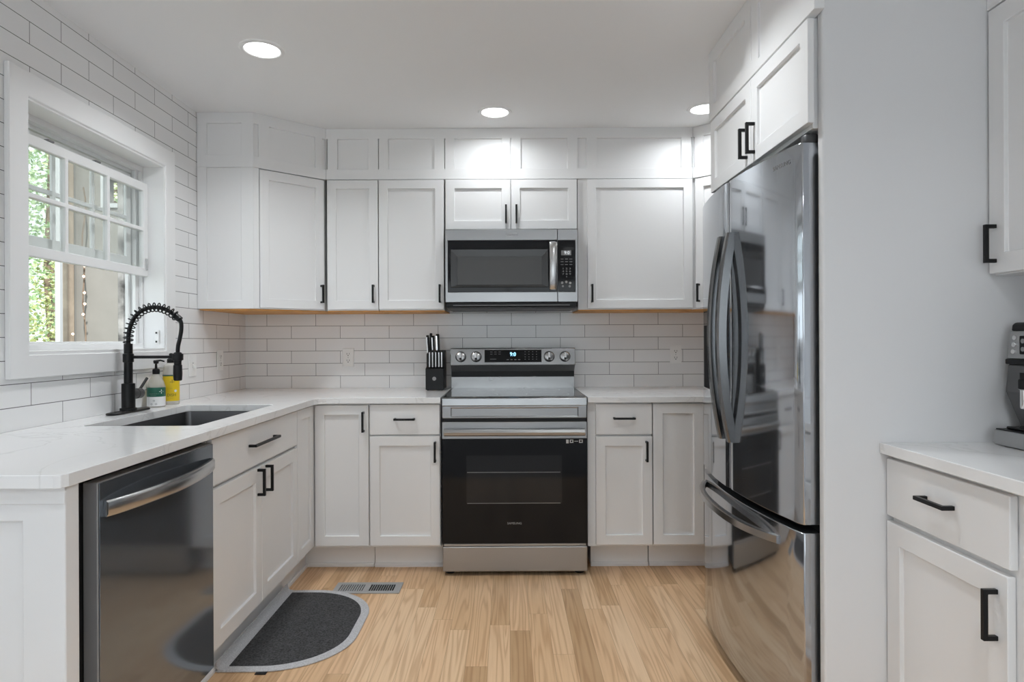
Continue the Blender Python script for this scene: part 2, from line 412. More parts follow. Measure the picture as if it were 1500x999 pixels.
# jamb liner: reveal boards
jl = MB(FL); jl.relief(WY0, WY1, WZ0, WZ1, -.012, .085, [(WY0+.006, WY1-.006, WZ0+.012, WZ1-.008, None)])
link('jamb', jl, 'trim_white', win)
# outer vinyl frame with stepped tracks
vf = MB(FL); vf.relief(WY0, WY1, WZ0, WZ1, .086, .102, [(WY0+.02, WY1-.02, WZ0+.034, WZ1-.03, None)])
vf.relief(WY0, WY1, WZ0, WZ1, .1021, .118, [(WY0+.042, WY1-.042, WZ0+.034, WZ1-.03, None)])
vf.relief(WY0, WY1, WZ0, WZ1, .1181, .134, [(WY0+.026, WY1-.026, WZ0+.04, WZ1-.045, None)])
vf.relief(WY0, WY1, WZ0, WZ1, .1341, .150, [(WY0+.045, WY1-.045, WZ0+.045, WZ1-.05, None)])
link('outer_frame', vf, 'vinyl_white', win, bevel=.0015)
def sash(y0, y1, z0, z1, f, b, stile, top, bot):
    gu = [(y0+stile) + (y1-y0-2*stile)*k/3 for k in range(4)]; gz = [z0+bot, z0+bot+(z1-z0-bot-top)/2, z1-top]; mw = .009
    rec = [(gu[i]+(mw if i else 0), gu[i+1]-(mw if i < 2 else 0), gz[j]+(mw if j else 0), gz[j+1]-(0 if j else mw), None) for i in range(3) for j in range(2)]
    s_ = link('sash', MB(FL).relief(y0, y1, z0, z1, f, b, rec), 'vinyl_white', win, bevel=.0025)
    for r in rec:
        link('pane', MB(FL).box(r[0]-.003, r[1]+.003, (f+b)/2-.0015, (f+b)/2+.0015, r[2]-.003, r[3]+.003), 'window_glass', s_)
    return s_
sash(WY0+.007, WY1-.007, 1.515, 1.955, .062, .0845, .036, .040, .040)      # raised lower sash, in front of the tracks
sash(WY0+.045, WY1-.045, 1.560, 1.993, .120, .1335, .034, .030, .045)      # upper sash behind it
link('sash_latch', MB(FL).box(WY1-.030, WY1-.018, .0555, .062, 1.545, 1.60), 'light_grey', win, bevel=.002)
for yy in (2.35, 2.62): link('tilt_latch', MB(FL).box(yy-.016, yy+.016, .06, .08, 1.9555, 1.963), 'mid_grey', win, bevel=.002)
sp = link('sill_bracket', MB(FL).box(WY1-.016, WY1-.0065, .010, .030, 1.195, 1.262), 'outlet_white', win, bevel=.002)
for zz in (1.208, 1.25): link('screw', MB(FL).box(WY1-.0185, WY1-.0162, .0165, .0235, zz-.004, zz+.004), 'black_plastic', sp)

# ---------------------------------------------------------------- outside the window
struct('ground', MB().box(-16, XL-.2, -3, 18, -.4, -.3), 'ground_earth', 'ground outside the window', 'ground')
sd = thing('house_wing', (-2.7, 5.05, -.3), 'pale grey siding wall with a small opening, seen through the window', 'building')
link('siding_wall', MB().relief(-3.44, -1.9, -.3, 3.4, 5.0, 5.1, [(-3.20, -3.085, 2.31, 2.50, None)]), 'siding', sd)
link('opening_trim', MB().relief(-3.235, -3.05, 2.275, 2.535, 4.985, 4.999, [(-3.20, -3.085, 2.31, 2.50, None)]), 'post_white', sd)
link('corner_board', MB().box(-3.475, -3.441, 4.98, 5.1, -.3, 3.4), 'siding', sd)
tag(link('porch_post', MB().box(-3.50, -3.415, 4.86, 4.945, -.3, 3.3), 'post_wood', bevel=.006), 'weathered tan timber post outside, beside the grey siding wall', 'post')
tag(link('screen_post', MB().box(-3.165, -3.130, 4.38, 4.415, -.3, 3.3), 'post_white', bevel=.004), 'slim white post outside the window, in front of the green trees', 'post')
tag(link('stone_pillar', MB().box(-2.80, -2.762, 4.50, 4.54, -.3, 3.0), 'stone', bevel=.004), 'narrow mottled grey pillar outside, next to the right window jamb', 'pillar')
random.seed(4)
fl_ = thing('string_lights', (-3.27, 4.84, -.3), 'string of tiny warm lights hanging down the tan post outside', 'lights')
pts = [(-3.272+.012*math.sin(k*1.1), 4.84+.01*math.sin(k*.7), 2.4-k*.09) for k in range(31)]
link('cord', MB().tube(pts, .006, 6), 'bark', fl_, smooth=True)
for (dx, z) in ((.03, 1.79), (.025, 1.71), (.03, 1.585), (.032, 1.50), (.02, 1.42), (-.06, 1.27)):
    link('bulb', MB().lathe([(.002, -.010), (.009, -.003), (.009, .004), (.002, .010)], (-3.27+dx, 4.80, z), 8), 'fairy_bulb', fl_, smooth=True)
def tree(name, x, y, label, mat, n, r, zc, hz, seed, trunk=.07, leaf=.075):
    rd = random.Random(seed); t = thing(name, (x, y, -.3), label, 'tree', )
    link('trunk', MB().tube([(x, y, -.3), (x+.04, y+.03, zc*.4), (x-.02, y, zc), (x+.06, y-.05, zc+hz*.7)], [trunk, trunk*.85, trunk*.6, trunk*.2], 8), 'bark', t, smooth=True)
    mb = MB()
    while len(mb.bm.faces) < n:
        a, b_, c = rd.uniform(-1, 1), rd.uniform(-1, 1), rd.uniform(-1, 1)
        if a*a+b_*b_+c*c > 1: continue
        p = Vector((x+a*r, y+b_*r, max(-.2, zc+c*hz)))
        d = Vector((rd.gauss(0, 1), rd.gauss(0, 1), rd.gauss(0, .6))).normalized(); e = d.cross(Vector((rd.gauss(0, 1), rd.gauss(0, 1), rd.gauss(0, 1)))).normalized()
        L = leaf*rd.uniform(.6, 1.3); q = [p, p+d*L*.5+e*L*.28, p+d*L, p+d*L*.5-e*L*.28]
        mb.face([mb.bm.verts.new(k) for k in q])
    link('foliage', mb, mat, t)
tree('leafy_tree', -4.72, 6.45, 'nearer green tree outside, filling the left of the window view', 'leaves', 6000, .80, 1.9, 2.0, 1, .05, .055)
tree('leafy_bush', -3.93, 5.52, 'yellow-green bush outside, between white post and tan post', 'leaves_yellow', 2600, .33, .95, 1.2, 2, .025, .04)
tree('tall_tree', -7.3, 10.1, 'taller pale green tree behind the nearer foliage outside the window', 'leaves', 6000, 1.5, 3.1, 3.0, 3, .1, .09)
tree('distant_tree', -5.15, 8.25, 'pale tree seen through the small opening in the grey siding wall', 'leaves_yellow', 4000, .8, 3.2, 1.3, 5, .06, .06)

# ---------------------------------------------------------------- cabinet helpers
def shaker(mb, u0, u1, z0, z1, rail=.050, th=.019, rec=.0115, y=0):
    return mb.relief(u0, u1, z0, z1, y, y+th, [(u0+rail, u1-rail, z0+rail, z1-rail, rec)])
def pull(M, u, z, L, parent, vert=True, so=.032, t=.0105, y=0):
    """square black bar pull: one mitred U"""
    mb = MB(M); a, b = -L/2, L/2
    out = [(0, a), (-so, a), (-so, b), (0, b), (0, b-t), (-so+t, b-t), (-so+t, a+t), (0, a+t)]
    if vert: mb.prism([(u-t/2, y+p, z+q) for p, q in out], (t, 0, 0))
    else: mb.prism([(u+q, y+p, z-t/2) for p, q in out], (0, 0, t))
    return link('handle', mb, 'black_metal', parent, bevel=.001)
def door(M, u0, u1, z0, z1, parent, hu=None, hz=None, L=.105, rail=.050):
    d = link('door', shaker(MB(M), u0, u1, z0, z1, rail), 'cabinet_white', parent, bevel=.0014)
    if hu is not None: pull(M, hu, hz, L, d)
    return d
def drawer(M, u0, u1, z0, z1, parent, L=.105, hz=None):
    d = link('drawer', MB(M).box(u0, u1, 0, .019, z0, z1), 'cabinet_white', parent, bevel=.002)
    pull(M, (u0+u1)/2, hz or (z0+z1)/2, L, d, vert=False)
    return d
G = .0022
def carcass(M, u0, u1, z0, z1, depth, parent, y=.0205):
    return link('body', MB(M).box(u0+G, u1-G, y, depth-G, z0, z1), 'cabinet_white', parent, bevel=.0008)
def toekick(M, u0, u1, parent, y=.10, back=.45):
    prof = [(y-.014, 0), (y-.014, .012), (y-.006, .019), (y, .020), (y, .134), (back, .134), (back, 0)]
    return link('toe_kick', MB(M).prism([(u0+G, p, q) for p, q in prof], (u1-u0-2*G, 0, 0)), 'cabinet_white', parent)

ZD0, ZD1, ZW0, ZW1 = .148, .708, .722, .875        # base door / drawer heights
DEP = .655
# ---------------------------------------------------------------- base cabinets, left run (doors face +x)
ML = frame(-1.008, 0, 90)                            # u = y
c = thing('base_cabinet', (-1.33, 2.56, 0), 'white sink cabinet with a wide top drawer and two doors, beside the dishwasher', 'cabinet')
carcass(ML, 2.1285, 2.991, .135, .70, .635, c)
link('face_rail', MB(ML).box(2.1285+G, 2.991-G, .0205, .045, .7005, .8825), 'cabinet_white', c)
drawer(ML, 2.132, 2.988, ZW0-.008, ZW1, c, .262, .802)
door(ML, 2.132, 2.5575, ZD0, ZD1-.008, c, 2.5575-.040, .642, .108, .058)
door(ML, 2.561, 2.988, ZD0, ZD1-.008, c, 2.561+.040, .642, .108, .058)
toekick(ML, 2.1285, 2.991, c, .082)
# corner cabinet, L-shaped body
c = thing('base_cabinet', (-1.2, 3.5, 0), 'white L-shaped corner cabinet with a folding door, at the inner counter corner', 'cabinet')
xf, yf = -1.008-.0205, 3.245+.0205
link('body', MB().prism([(XL+.004, 2.992, .135), (xf, 2.992, .135), (xf, yf, .135), (-.7225, yf, .135), (-.7225, YB-.003, .135), (XL+.004, YB-.003, .135)], (0, 0, .7475)), 'cabinet_white', c, bevel=.0008)
door(ML, 2.995, 3.241, ZD0, ZW1, c)
MBK = frame(0, 3.245, 0)                             # back run, u = x
door(MBK, -1.004, -.727, ZD0, ZW1, c, -.751, .790)
tk = MB()
link('toe_kick', MB().prism([(XL+.004, 2.992, 0), (-1.09, 2.992, 0), (-1.09, 3.365, 0), (-.7225, 3.365, 0), (-.7225, 3.6, 0), (XL+.004, 3.6, 0)], (0, 0, .1345)), 'cabinet_white', c)
link('shoe_molding', MB().prism([(-1.0895, 2.992, 0), (-1.076, 2.992, 0), (-1.076, 3.351, 0), (-.7225, 3.351, 0), (-.7225, 3.3645, 0), (-1.0895, 3.3645, 0)], (0, 0, .02)), 'cabinet_white', c, bevel=.003)
# drawer base left of the range
c = thing('base_cabinet', (-.54, 3.58, 0), 'white base cabinet with one drawer over one door, left of the range', 'cabinet')
carcass(MBK, -.7215, -.3525, .135, .8825, DEP+.025, c)
drawer(MBK, -.7195, -.357, ZW0, ZW1+.002, c, .108, .803)
door(MBK, -.7195, -.357, ZD0, ZD1+.006, c, -.381, .634)
toekick(MBK, -.7215, -.3525, c, .12)
# right of the range
c = thing('base_cabinet', (.57, 3.58, 0), 'white base cabinet with one drawer over one door, right of the range', 'cabinet')
carcass(MBK, .4055, .7425, .135, .8825, DEP+.025, c)
drawer(MBK, .448, .7395, ZW0-.004, ZW1, c, .112, .803)
door(MBK, .448, .7395, ZD0, ZD1, c, .709, .632)
toekick(MBK, .432, .7425, c, .12)
c = thing('base_cabinet', (1.0, 3.58, 0), 'white corner base cabinet with one plain full-height door, next to the fridge', 'cabinet')
carcass(MBK, .7435, 1.62, .135, .8825, DEP+.025, c)
door(MBK, .7455, 1.006, ZD0, ZW1, c)
link('face_panel', MB(MBK).box(1.010, 1.60, 0, .019, ZD0, ZW1), 'cabinet_white', c)
toekick(MBK, .7435, 1.62, c, .12)

# ---------------------------------------------------------------- end panel at the near end of the left run
c = thing('end_panel', (-1.3, 1.43, 0), 'white framed end panel under the near end of the sink counter', 'panel')
link('panel', MB().relief(XL+.002, -.995, 0, .8825, 1.407, 1.453, [(XL+.09, -1.092, .12, .805, .010)]), 'cabinet_white', c, bevel=.003, seg=2)
link('cap_strip', MB().box(XL+.002, -.994, 1.4035, 1.4068, .845, .8825), 'cabinet_white', c, bevel=.001)

# ---------------------------------------------------------------- countertops
def rounded(x0, x1, y0, y1, r, n=6):
    o = []
    for cx, cy, a0 in ((x1-r, y1-r, 0), (x0+r, y1-r, 90), (x0+r, y0+r, 180), (x1-r, y0+r, 270)):
        for k in range(n+1):
            t = R(a0+90*k/n); o.append((cx+r*math.cos(t), cy+r*math.sin(t)))
    return o
SX0, SX1, SY0, SY1 = -1.492, -1.088, 2.192, 2.912
def slab(outer, hole, z0, z1):
    mb = MB(); bm = mb.bm; es = []
    for loop in (outer, hole):
        if not loop: continue
        vs = [bm.verts.new((x, y, z1)) for x, y in loop]
        es += [bm.edges.new((vs[i], vs[(i+1) % len(vs)])) for i in range(len(vs))]
    bmesh.ops.triangle_fill(bm, use_beauty=True, use_dissolve=False, edges=es)
    if hole:   # drop any fill inside the hole
        x0, x1 = min(p[0] for p in hole), max(p[0] for p in hole); y0, y1 = min(p[1] for p in hole), max(p[1] for p in hole)
        kill = [f for f in bm.faces if all(x0-1e-4 <= v.co.x <= x1+1e-4 and y0-1e-4 <= v.co.y <= y1+1e-4 for v in f.verts)]
        bmesh.ops.delete(bm, geom=kill, context='FACES_ONLY')
    r = bmesh.ops.extrude_face_region(bm, geom=list(bm.faces))
    for v in [g for g in r['geom'] if isinstance(g, bmesh.types.BMVert)]: v.co.z = z0
    return mb
XE = -.985
outer = [(XL+.002, 1.383), (-1.005, 1.383), (-.992, 1.389), (-.985, 1.405), (XE, 3.17), (XE+.010, 3.205), (XE+.045, 3.228), (-.352, 3.228), (-.352, YB-.002), (XL+.002, YB-.002)]
tag(link('countertop', slab(outer, rounded(SX0, SX1, SY0, SY1, .018), .884, .914), 'quartz', bevel=.0018, seg=2), 'white quartz L-shaped countertop with the sink cutout, under the window', 'countertop')
tag(link('countertop', slab([(.406, 3.228), (1.62, 3.228), (1.62, YB-.002), (.406, YB-.002)], None, .884, .914), 'quartz', bevel=.0018, seg=2), 'short white quartz countertop between the range and the fridge', 'countertop')

# sink
sk = thing('sink', ((SX0+SX1)/2, (SY0+SY1)/2, .66), 'dark steel undermount sink set below the window counter', 'sink')
mb = MB(); ins = .004
top = rounded(SX0-ins, SX1+ins, SY0-ins, SY1+ins, .022); bot = rounded(SX0+.012, SX1-.012, SY0+.012, SY1-.012, .03)
to = rounded(SX0-.02, SX1+.02, SY0-.02, SY1+.02, .03)
R0 = [mb.v(x, y, .8832) for x, y in to]; R1 = [mb.v(x, y, .8832) for x, y in top]; R2 = [mb.v(x, y, .705) for x, y in bot]
R3 = [mb.v(x, y, .7035) for x, y in to]; n = len(top)
for A, B in ((R0, R1), (R1, R2)):
    for i in range(n): mb.face([A[i], A[(i+1) % n], B[(i+1) % n], B[i]])
mb.face(R2)
link('basin', mb, 'sink_steel', sk, smooth=True)
link('drain', MB().lathe([(.045, 0), (.045, .003), (.035, .004), (.03, .001), (.002, .001)], ((SX0+SX1)/2-.06, (SY0+SY1)/2, .7055), 24), 'mid_grey', sk, smooth=True)

# ---------------------------------------------------------------- dishwasher
dw = thing('dishwasher', (-1.3, 1.80, 0), 'dark steel dishwasher with a bowed bar handle, under the near counter', 'dishwasher')
link('tub', MB().box(-1.60, -1.046, 1.4565, 2.1265, .09, .880), 'black_plastic', dw)
link('gasket', MB().box(-1.0458, -1.0402, 1.505, 2.124, .10, .868), 'black_plastic', dw)
link('door_frame', MB().box(-1.040, -1.0035, 1.530, 2.122, .105, .864), 'dishwasher_edge', dw, bevel=.002)
link('door_panel', MB().box(-1.0034, -1.0005, 1.5335, 2.122, .107, .862), 'dishwasher_steel', dw, bevel=.001)
hp = []
for k in range(25):
    t = k/24; hp.append((-.997+.040*math.sin(math.pi*t)**.8, 1.548+.562*t, .796))
def hoffs(i):
    return [(-.004, 0, -.020), (.004, 0, -.020), (.009, 0, -.013), (.009, 0, .013), (.004, 0, .020), (-.004, 0, .020)]
link('handle', MB().sweep(hp, hoffs), 'steel_handle', dw, smooth=True)
link('kick_plate', MB().box(-1.10, -1.075, 1.47, 2.124, .0, .10), 'black_plastic', dw)

# ---------------------------------------------------------------- upper cabinets on the back wall
UY = 3.578; MU = frame(0, UY, 0); UZ0, UZ1 = 1.385, 2.1235
def upper(u0, u1, label, doors, z0=UZ0, wood=True):
    cx = (u0+u1)/2
    c = thing('wall_cabinet', (cx, 3.75, z0), label, 'cabinet')
    carcass(MU, u0, u1, z0-.004, 2.129, YB-UY, c)
    if wood: link('underside', MB(MU).box(u0+.003, u1-.003, .024, YB-UY-.003, z0-.0105, z0-.0045), 'wood_underside', c)
    for (a, b, hu, hz) in doors: door(MU, a, b, z0+.002, UZ1, c, hu, hz, .103)
    return c
upper(-1.0385, -.7405, 'narrow white wall cabinet, first right of the left corner cabinet', [(-1.031, -.7425, -.767, 1.474)])
upper(-.7395, -.3635, 'white wall cabinet with one door, directly left of the microwave', [(-.7365, -.3665, -.389, 1.474)])
upper(-.3625, .396, 'short white two-door wall cabinet above the microwave', [(-.355, .0135, -.0115, 1.924), (.0195, .393, .0475, 1.924)], 1.838, False)
c = upper(.397, 1.0545, 'widest white wall cabinet with a single door, right of the microwave', [(.452, 1.0505, .4755, 1.472)])
# left corner cabinet
A, B = Vector((-1.345, 3.32)), Vector((-1.040, 3.59)); dA = (B-A); LA = dA.length; angA = math.degrees(math.atan2(dA.y, dA.x))
nA = Vector((-dA.y, dA.x)).normalized()              # into the corner
MA = frame(A.x, A.y, angA)
c = thing('corner_wall_cabinet', (-1.4, 3.7, UZ0), 'white diagonal corner wall cabinet beside the window wall', 'cabinet')
a2, b2 = A+nA*.0205, B+nA*.0205
def corner_pts(z, s=1):
    return [(s*(XL+.002), 3.333, z), (s*(a2.x+.002), 3.333, z), (s*b2.x, b2.y, z), (s*-1.0395, YB-.003, z), (s*(XL+.002), YB-.003, z)]
link('body', MB().prism(corner_pts(UZ0-.004), (0, 0, 2.129-UZ0+.004)), 'cabinet_white', c)
link('underside', MB().prism([(x+(.004 if x < -1.3 else -.004), y+(.004 if y < 3.8 else -.004), z) for x, y, z in corner_pts(UZ0-.0105)], (0, 0, .006)), 'wood_underside', c)
link('side_panel', MB().relief(XL+.002, -1.346, UZ0-.004, 2.129, 3.32, 3.3325, [(-1.594, -1.411, 1.425, 2.2, .008)]), 'cabinet_white', c, bevel=.0012)
link('stile', MB(MA).box(.001, .030, .003, .020, UZ0-.004, 2.129), 'cabinet_white', c, bevel=.001)
door(MA, .033, LA-.012, UZ0+.002, UZ1, c, LA-.032, 1.474, .103)
# right corner cabinet (mirror)
A2, B2 = Vector((1.058, 3.59)), Vector((1.365, 3.32)); LB = (B2-A2).length; angB = math.degrees(math.atan2(B2.y-A2.y, B2.x-A2.x))
MC = frame(A2.x, A2.y, angB)
nB = Vector((-(B2-A2).y, (B2-A2).x)).normalized()
c = thing('corner_wall_cabinet', (1.4, 3.7, UZ0), 'white diagonal corner wall cabinet half hidden behind the fridge', 'cabinet')
p, q = A2+nB*.0205, B2+nB*.0205
poly = [(1.0555, YB-.003), (p.x-.012, p.y+.012), (q.x, q.y), (XR-.002, 3.34), (XR-.002, YB-.003)]
link('body', MB().prism([(x, y, UZ0-.004) for x, y in poly], (0, 0, 2.129-UZ0+.004)), 'cabinet_white', c)
link('underside', MB().prism([(x+(.004 if x < 1.3 else -.004), y-.004 if y > 3.8 else y+.006, UZ0-.0105) for x, y in poly], (0, 0, .006)), 'wood_underside', c)
door(MC, .012, LB-.02, UZ0+.002, UZ1, c, .035, 1.472, .103)

# friezes between doors and ceiling
FZ0, FZ1 = 2.1295, ZC-.0005; PZ0, PZ1 = 2.188, 2.361
rec = [(a, b, PZ0, PZ1, .012) for a, b in ((-.974, -.798), (-.682, -.42), (-.307, -.034), (.075, .341), (.509, .993))]
rec += [(a, b, PZ0, PZ1, d) for a, b, d in ((-1.036, -1.029, .02), (-.741, -.7355, .02), (-.3625, -.3575, .02), (.013, .020, .010), (.400, .450, .011), (1.047, 1.053, .012))]
tag(link('cabinet_frieze', MB().relief(-1.0395, 1.0565, FZ0, FZ1, 3.588, YB-.003, rec), 'cabinet_white', bevel=.0012), 'white five-panelled frieze from back wall cabinets up to the ceiling', 'frieze')
fr = thing('cabinet_frieze', (-1.4, 3.7, FZ0), 'white panelled frieze above the left corner cabinet', 'frieze')
link('diagonal_panel', MB(MA).relief(.0, LA, FZ0, FZ1, .001, .020, [(.085, LA-.062, PZ0, PZ1, .012), (.003, .028, PZ0, PZ1, .010), (LA-.020, LA-.002, PZ0, PZ1, .014)]), 'cabinet_white', fr, bevel=.0012)
link('side_panel', MB().relief(XL+.002, -1.346, FZ0, FZ1, 3.32, 3.3325, [(-1.591, -1.409, PZ0+.004, PZ1+.002, .008)]), 'cabinet_white', fr, bevel=.0012)
link('core', MB().prism(corner_pts(FZ0), (0, 0, FZ1-FZ0)), 'cabinet_white', fr)
fr = thing('cabinet_frieze', (1.4, 3.7, FZ0), 'white panelled frieze above the right corner cabinet, beside the fridge', 'frieze')
link('diagonal_panel', MB(MC).relief(.0, LB, FZ0, FZ1, .001, .020, [(.062, LB-.08, PZ0, PZ1, .012), (.004, .010, PZ0, PZ1, .012)]), 'cabinet_white', fr, bevel=.0012)
link('core', MB().prism([(x+(.002 if x < 1.1 else 0), y, FZ0) for x, y in poly], (0, 0, FZ1-FZ0)), 'cabinet_white', fr)

# ---------------------------------------------------------------- microwave
mw = thing('microwave', (.018, 3.7, 1.39), 'stainless over-the-range microwave with a dark glass door', 'microwave')
MY = 3.51
link('body', MB().box(-.352, .388, MY+.04, YB-.004, 1.422, 1.826), 'dark_grey_plastic', mw)
link('front', MB().relief(-.352, .2745, 1.421, 1.827, MY, MY+.039, [(-.337, .2745, 1.477, 1.766, .004)]), 'stainless_h', mw, bevel=.002)
link('control_front', MB().relief(.2765, .388, 1.421, 1.827, MY, MY+.039, [(.2765, .375, 1.477, 1.766, .004)]), 'stainless_h', mw, bevel=.002)
dg = link('door_glass', MB().box(-.3365, .274, MY+.0005, MY+.0038, 1.4775, 1.7655), 'black_gloss', mw, bevel=.0015)
fm = MB()
o_, i_ = (-.323, .224, 1.503, 1.716), (-.284, .188, 1.518, 1.675)
def ring(b, y): return [fm.v(b[0], y, b[2]), fm.v(b[1], y, b[2]), fm.v(b[1], y, b[3]), fm.v(b[0], y, b[3])]
r0, r1, r2 = ring(o_, MY+.0004), ring((-.321, .222, 1.505, 1.714), MY-.005), ring(i_, MY-.0006)
for X_, Y_ in ((r0, r1), (r1, r2)):
    for k in range(4): fm.face([X_[k], X_[(k+1) % 4], Y_[(k+1) % 4], Y_[k]])
link('window_bezel', fm, 'micro_frame', dg)
link('window', MB().box(-.2835, .1875, MY-.0005, MY+.0003, 1.5185, 1.6745), 'micro_window', dg)
hp = [(.2505, MY-.012-.022*math.sin(math.pi*k/16)**.6, 1.489+.265*k/16) for k in range(17)]
link('handle', MB().sweep(hp, lambda i: [(-.0205, .006, 0), (-.0205, -.004, 0), (-.012, -.008, 0), (.012, -.008, 0), (.0205, -.004, 0), (.0205, .006, 0)]), 'steel_handle', mw, smooth=True)
for z in (1.496, 1.748): link('handle_post', MB().box(.238, .263, MY-.016, MY+.0002, z-.008, z+.008), 'steel_handle', mw)
kp = link('keypad', MB().box(.277, .3745, MY+.0005, MY+.0038, 1.4775, 1.7655), 'black_gloss', mw, bevel=.0015)
link('display', MB().box(.296, .352, MY-.0004, MY+.0004, 1.681, 1.708), 'display_back', kp)
TF = Matrix.Rotation(R(90), 4, 'X')                  # text facing -y
link('digits', MB().text('9:0', .026, Matrix.Translation((.328, MY-.0006, 1.6945)) @ TF), 'display_white', kp)
ky = MB()
for j, z in enumerate((1.660, 1.645, 1.629)):
    for i in range(3): ky.box(.293+i*.0245, .309+i*.0245, MY-.0002, MY+.0004, z-.0012, z+.0012)
link('buttons', ky, 'print_grey', kp)
link('numbers', MB().text('1 2 3', .013, Matrix.Translation((.326, MY-.0001, 1.606)) @ TF, sx=1.9).text('4 5 6', .013, Matrix.Translation((.326, MY-.0001, 1.591)) @ TF, sx=1.9).text('7 8 9', .013, Matrix.Translation((.326, MY-.0001, 1.576)) @ TF, sx=1.9).text('0', .013, Matrix.Translation((.326, MY-.0001, 1.561)) @ TF), 'print_grey', kp)
bt = MB()
for x, z, r in ((.301, 1.527, .007), (.324, 1.532, .007), (.346, 1.526, .007), (.305, 1.508, .006), (.343, 1.508, .007)): bt.lathe([(r, -.0006), (r, .0004)], (x, MY, z), 14, 'Y')
link('start_buttons', bt, 'print_grey', kp)
link('logo', MB().text('Whirlpool', .020, Matrix.Translation((.021, MY-.0003, 1.797)) @ TF, sx=.82), 'mid_grey', mw)
lr = []
for k in range(25):
    t = 2*math.pi*k/24; lr.append((.021+.033*math.cos(t)*1.0, MY-.0006, 1.797+.009*math.sin(t)+.004*math.cos(t)))
link('logo_swoosh', MB().tube(lr[2:20], .0009, 5), 'light_grey', mw)
link('vent_grille', MB().box(-.349, .385, MY+.012, MY+.0395, 1.395, 1.4205), 'black_plastic', mw, bevel=.003)
link('hood_base', MB().box(-.345, .381, MY+.04, YB-.01, 1.386, 1.4215), 'dark_grey_plastic', mw)
link('vent_slot', MB().box(-.31, .345, MY+.0105, MY+.0122, 1.402, 1.406), 'mid_grey', mw)

# ---------------------------------------------------------------- range
rg = thing('range', (.028, 3.55, 0), 'freestanding stainless electric range with a black glass oven door', 'range')
RX0, RX1, RY = -.3435, .4000, 3.215
link('body', MB().box(RX0+.004, RX1-.004, RY+.048, 3.905, .022, .895), 'dark_grey_plastic', rg)
link('front_trim', MB().prism([(RX0, RY, .872), (RX0, RY+.004, .910), (RX0, RY+.047, .9145), (RX0, RY+.047, .872)], (RX1-RX0, 0, 0)), 'stainless_h', rg, bevel=.0025, seg=2)
link('cooktop_frame', MB().relief(0, 1, 0, 1, 0, 1).bm and MB().box(RX0, RX1, RY+.0475, 3.845, .896, .9115), 'black_plastic', rg)
link('cooktop_glass', MB().box(RX0+.004, RX1-.004, RY+.049, 3.843, .9118, .9155), 'black_gloss', rg, bevel=.001)
for (x, y, r) in ((-.16, 3.40, .10), (.21, 3.40, .115), (-.16, 3.69, .075), (.22, 3.69, .08), (.03, 3.66, .05)):
    brn = MB(); ca = [(math.cos(2*math.pi*k/40), math.sin(2*math.pi*k/40)) for k in range(40)]
    a = [brn.v(x+r*p, y+r*q, .91562) for p, q in ca]; b_ = [brn.v(x+(r-.0016)*p, y+(r-.0016)*q, .91562) for p, q in ca]
    for k in range(40): brn.face([a[k], a[(k+1) % 40], b_[(k+1) % 40], b_[k]])
    link('burner_ring', brn, 'mid_grey', rg)
link('upper_panel', MB().relief(RX0+.001, RX1-.001, .808, .8712, RY+.001, RY+.047, [(-.296, .354, .8175, .861, .006)]), 'stainless_h', rg, bevel=.003, seg=2)
link('vent_gap', MB().box(RX0+.004, RX1-.004, RY+.006, RY+.047, .79, .8075), 'black_plastic', rg)
od = link('oven_door', MB().box(RX0+.001, RX1-.001, RY+.001, RY+.046, .1625, .7905), 'black_plastic', rg)
link('door_band', MB().box(RX0+.001, RX1-.001, RY-.003, RY+.0008, .703, .790), 'stainless_h', od, bevel=.002)
link('door_glass', MB().box(RX0+.001, RX1-.001, RY-.003, RY+.0008, .167, .7026), 'black_gloss', od, bevel=.001)
wn_ = link('oven_window', MB().box(-.219, .270, RY-.0034, RY-.0029, .372, .618), 'oven_window', od)
rk = MB()
for z in (.374, .532): rk.box(-.215, .262, RY-.0037, RY-.0033, z-.0014, z+.0014)
link('rack', rk, 'mid_grey', wn_)
link('bottom_trim', MB().box(RX0+.008, RX1-.008, RY-.0026, RY+.0008, .154, .1665), 'stainless_h', od, bevel=.001)
hy = RY-.040
link('handle', MB().prism([(-.330, hy, .722), (-.330, hy-.010, .728), (-.330, hy-.013, .742), (-.330, hy-.006, .756), (-.330, hy+.008, .756), (-.330, hy+.010, .724)], (.717, 0, 0)), 'stainless_h', od, bevel=.002, smooth=False)
for x in (-.30, .34): link('handle_bracket', MB().box(x, x+.022, hy+.008, RY-.0028, .728, .752), 'stainless_h', od)
link('logo', MB().text('SAMSUNG', .0155, Matrix.Translation((.026, RY-.0032, .2705)) @ TF, sx=1.05), 'print_grey', od)
st = MB(); st.box(.292, .305, RY-.0036, RY-.0031, .679, .698)
for a, b_ in ((.311, .329), (.358, .377)): st.relief(a, b_, .681, .698, RY-.0037, RY-.0031, [(a+.005, b_-.005, .685, .694, None)])
st.box(.334, .353, RY-.0036, RY-.0031, .688, .691)
link('feature_icons', st, 'sticker', od)
link('badge', MB().box(.358, .385, RY-.0030, RY-.0026, .1565, .164), 'sticker_dark', od)
link('storage_drawer', MB().box(RX0+.001, RX1-.001, RY-.001, RY+.046, .023, .1515), 'stainless_h', rg, bevel=.004, seg=2)
for x in (-.31, .365):
    for y in (3.28, 3.84): link('foot', MB().lathe([(.026, 0), (.03, .006), (.026, .014), (.014, .0215)], (x, y, 0), 16), 'black_plastic', rg, smooth=True)
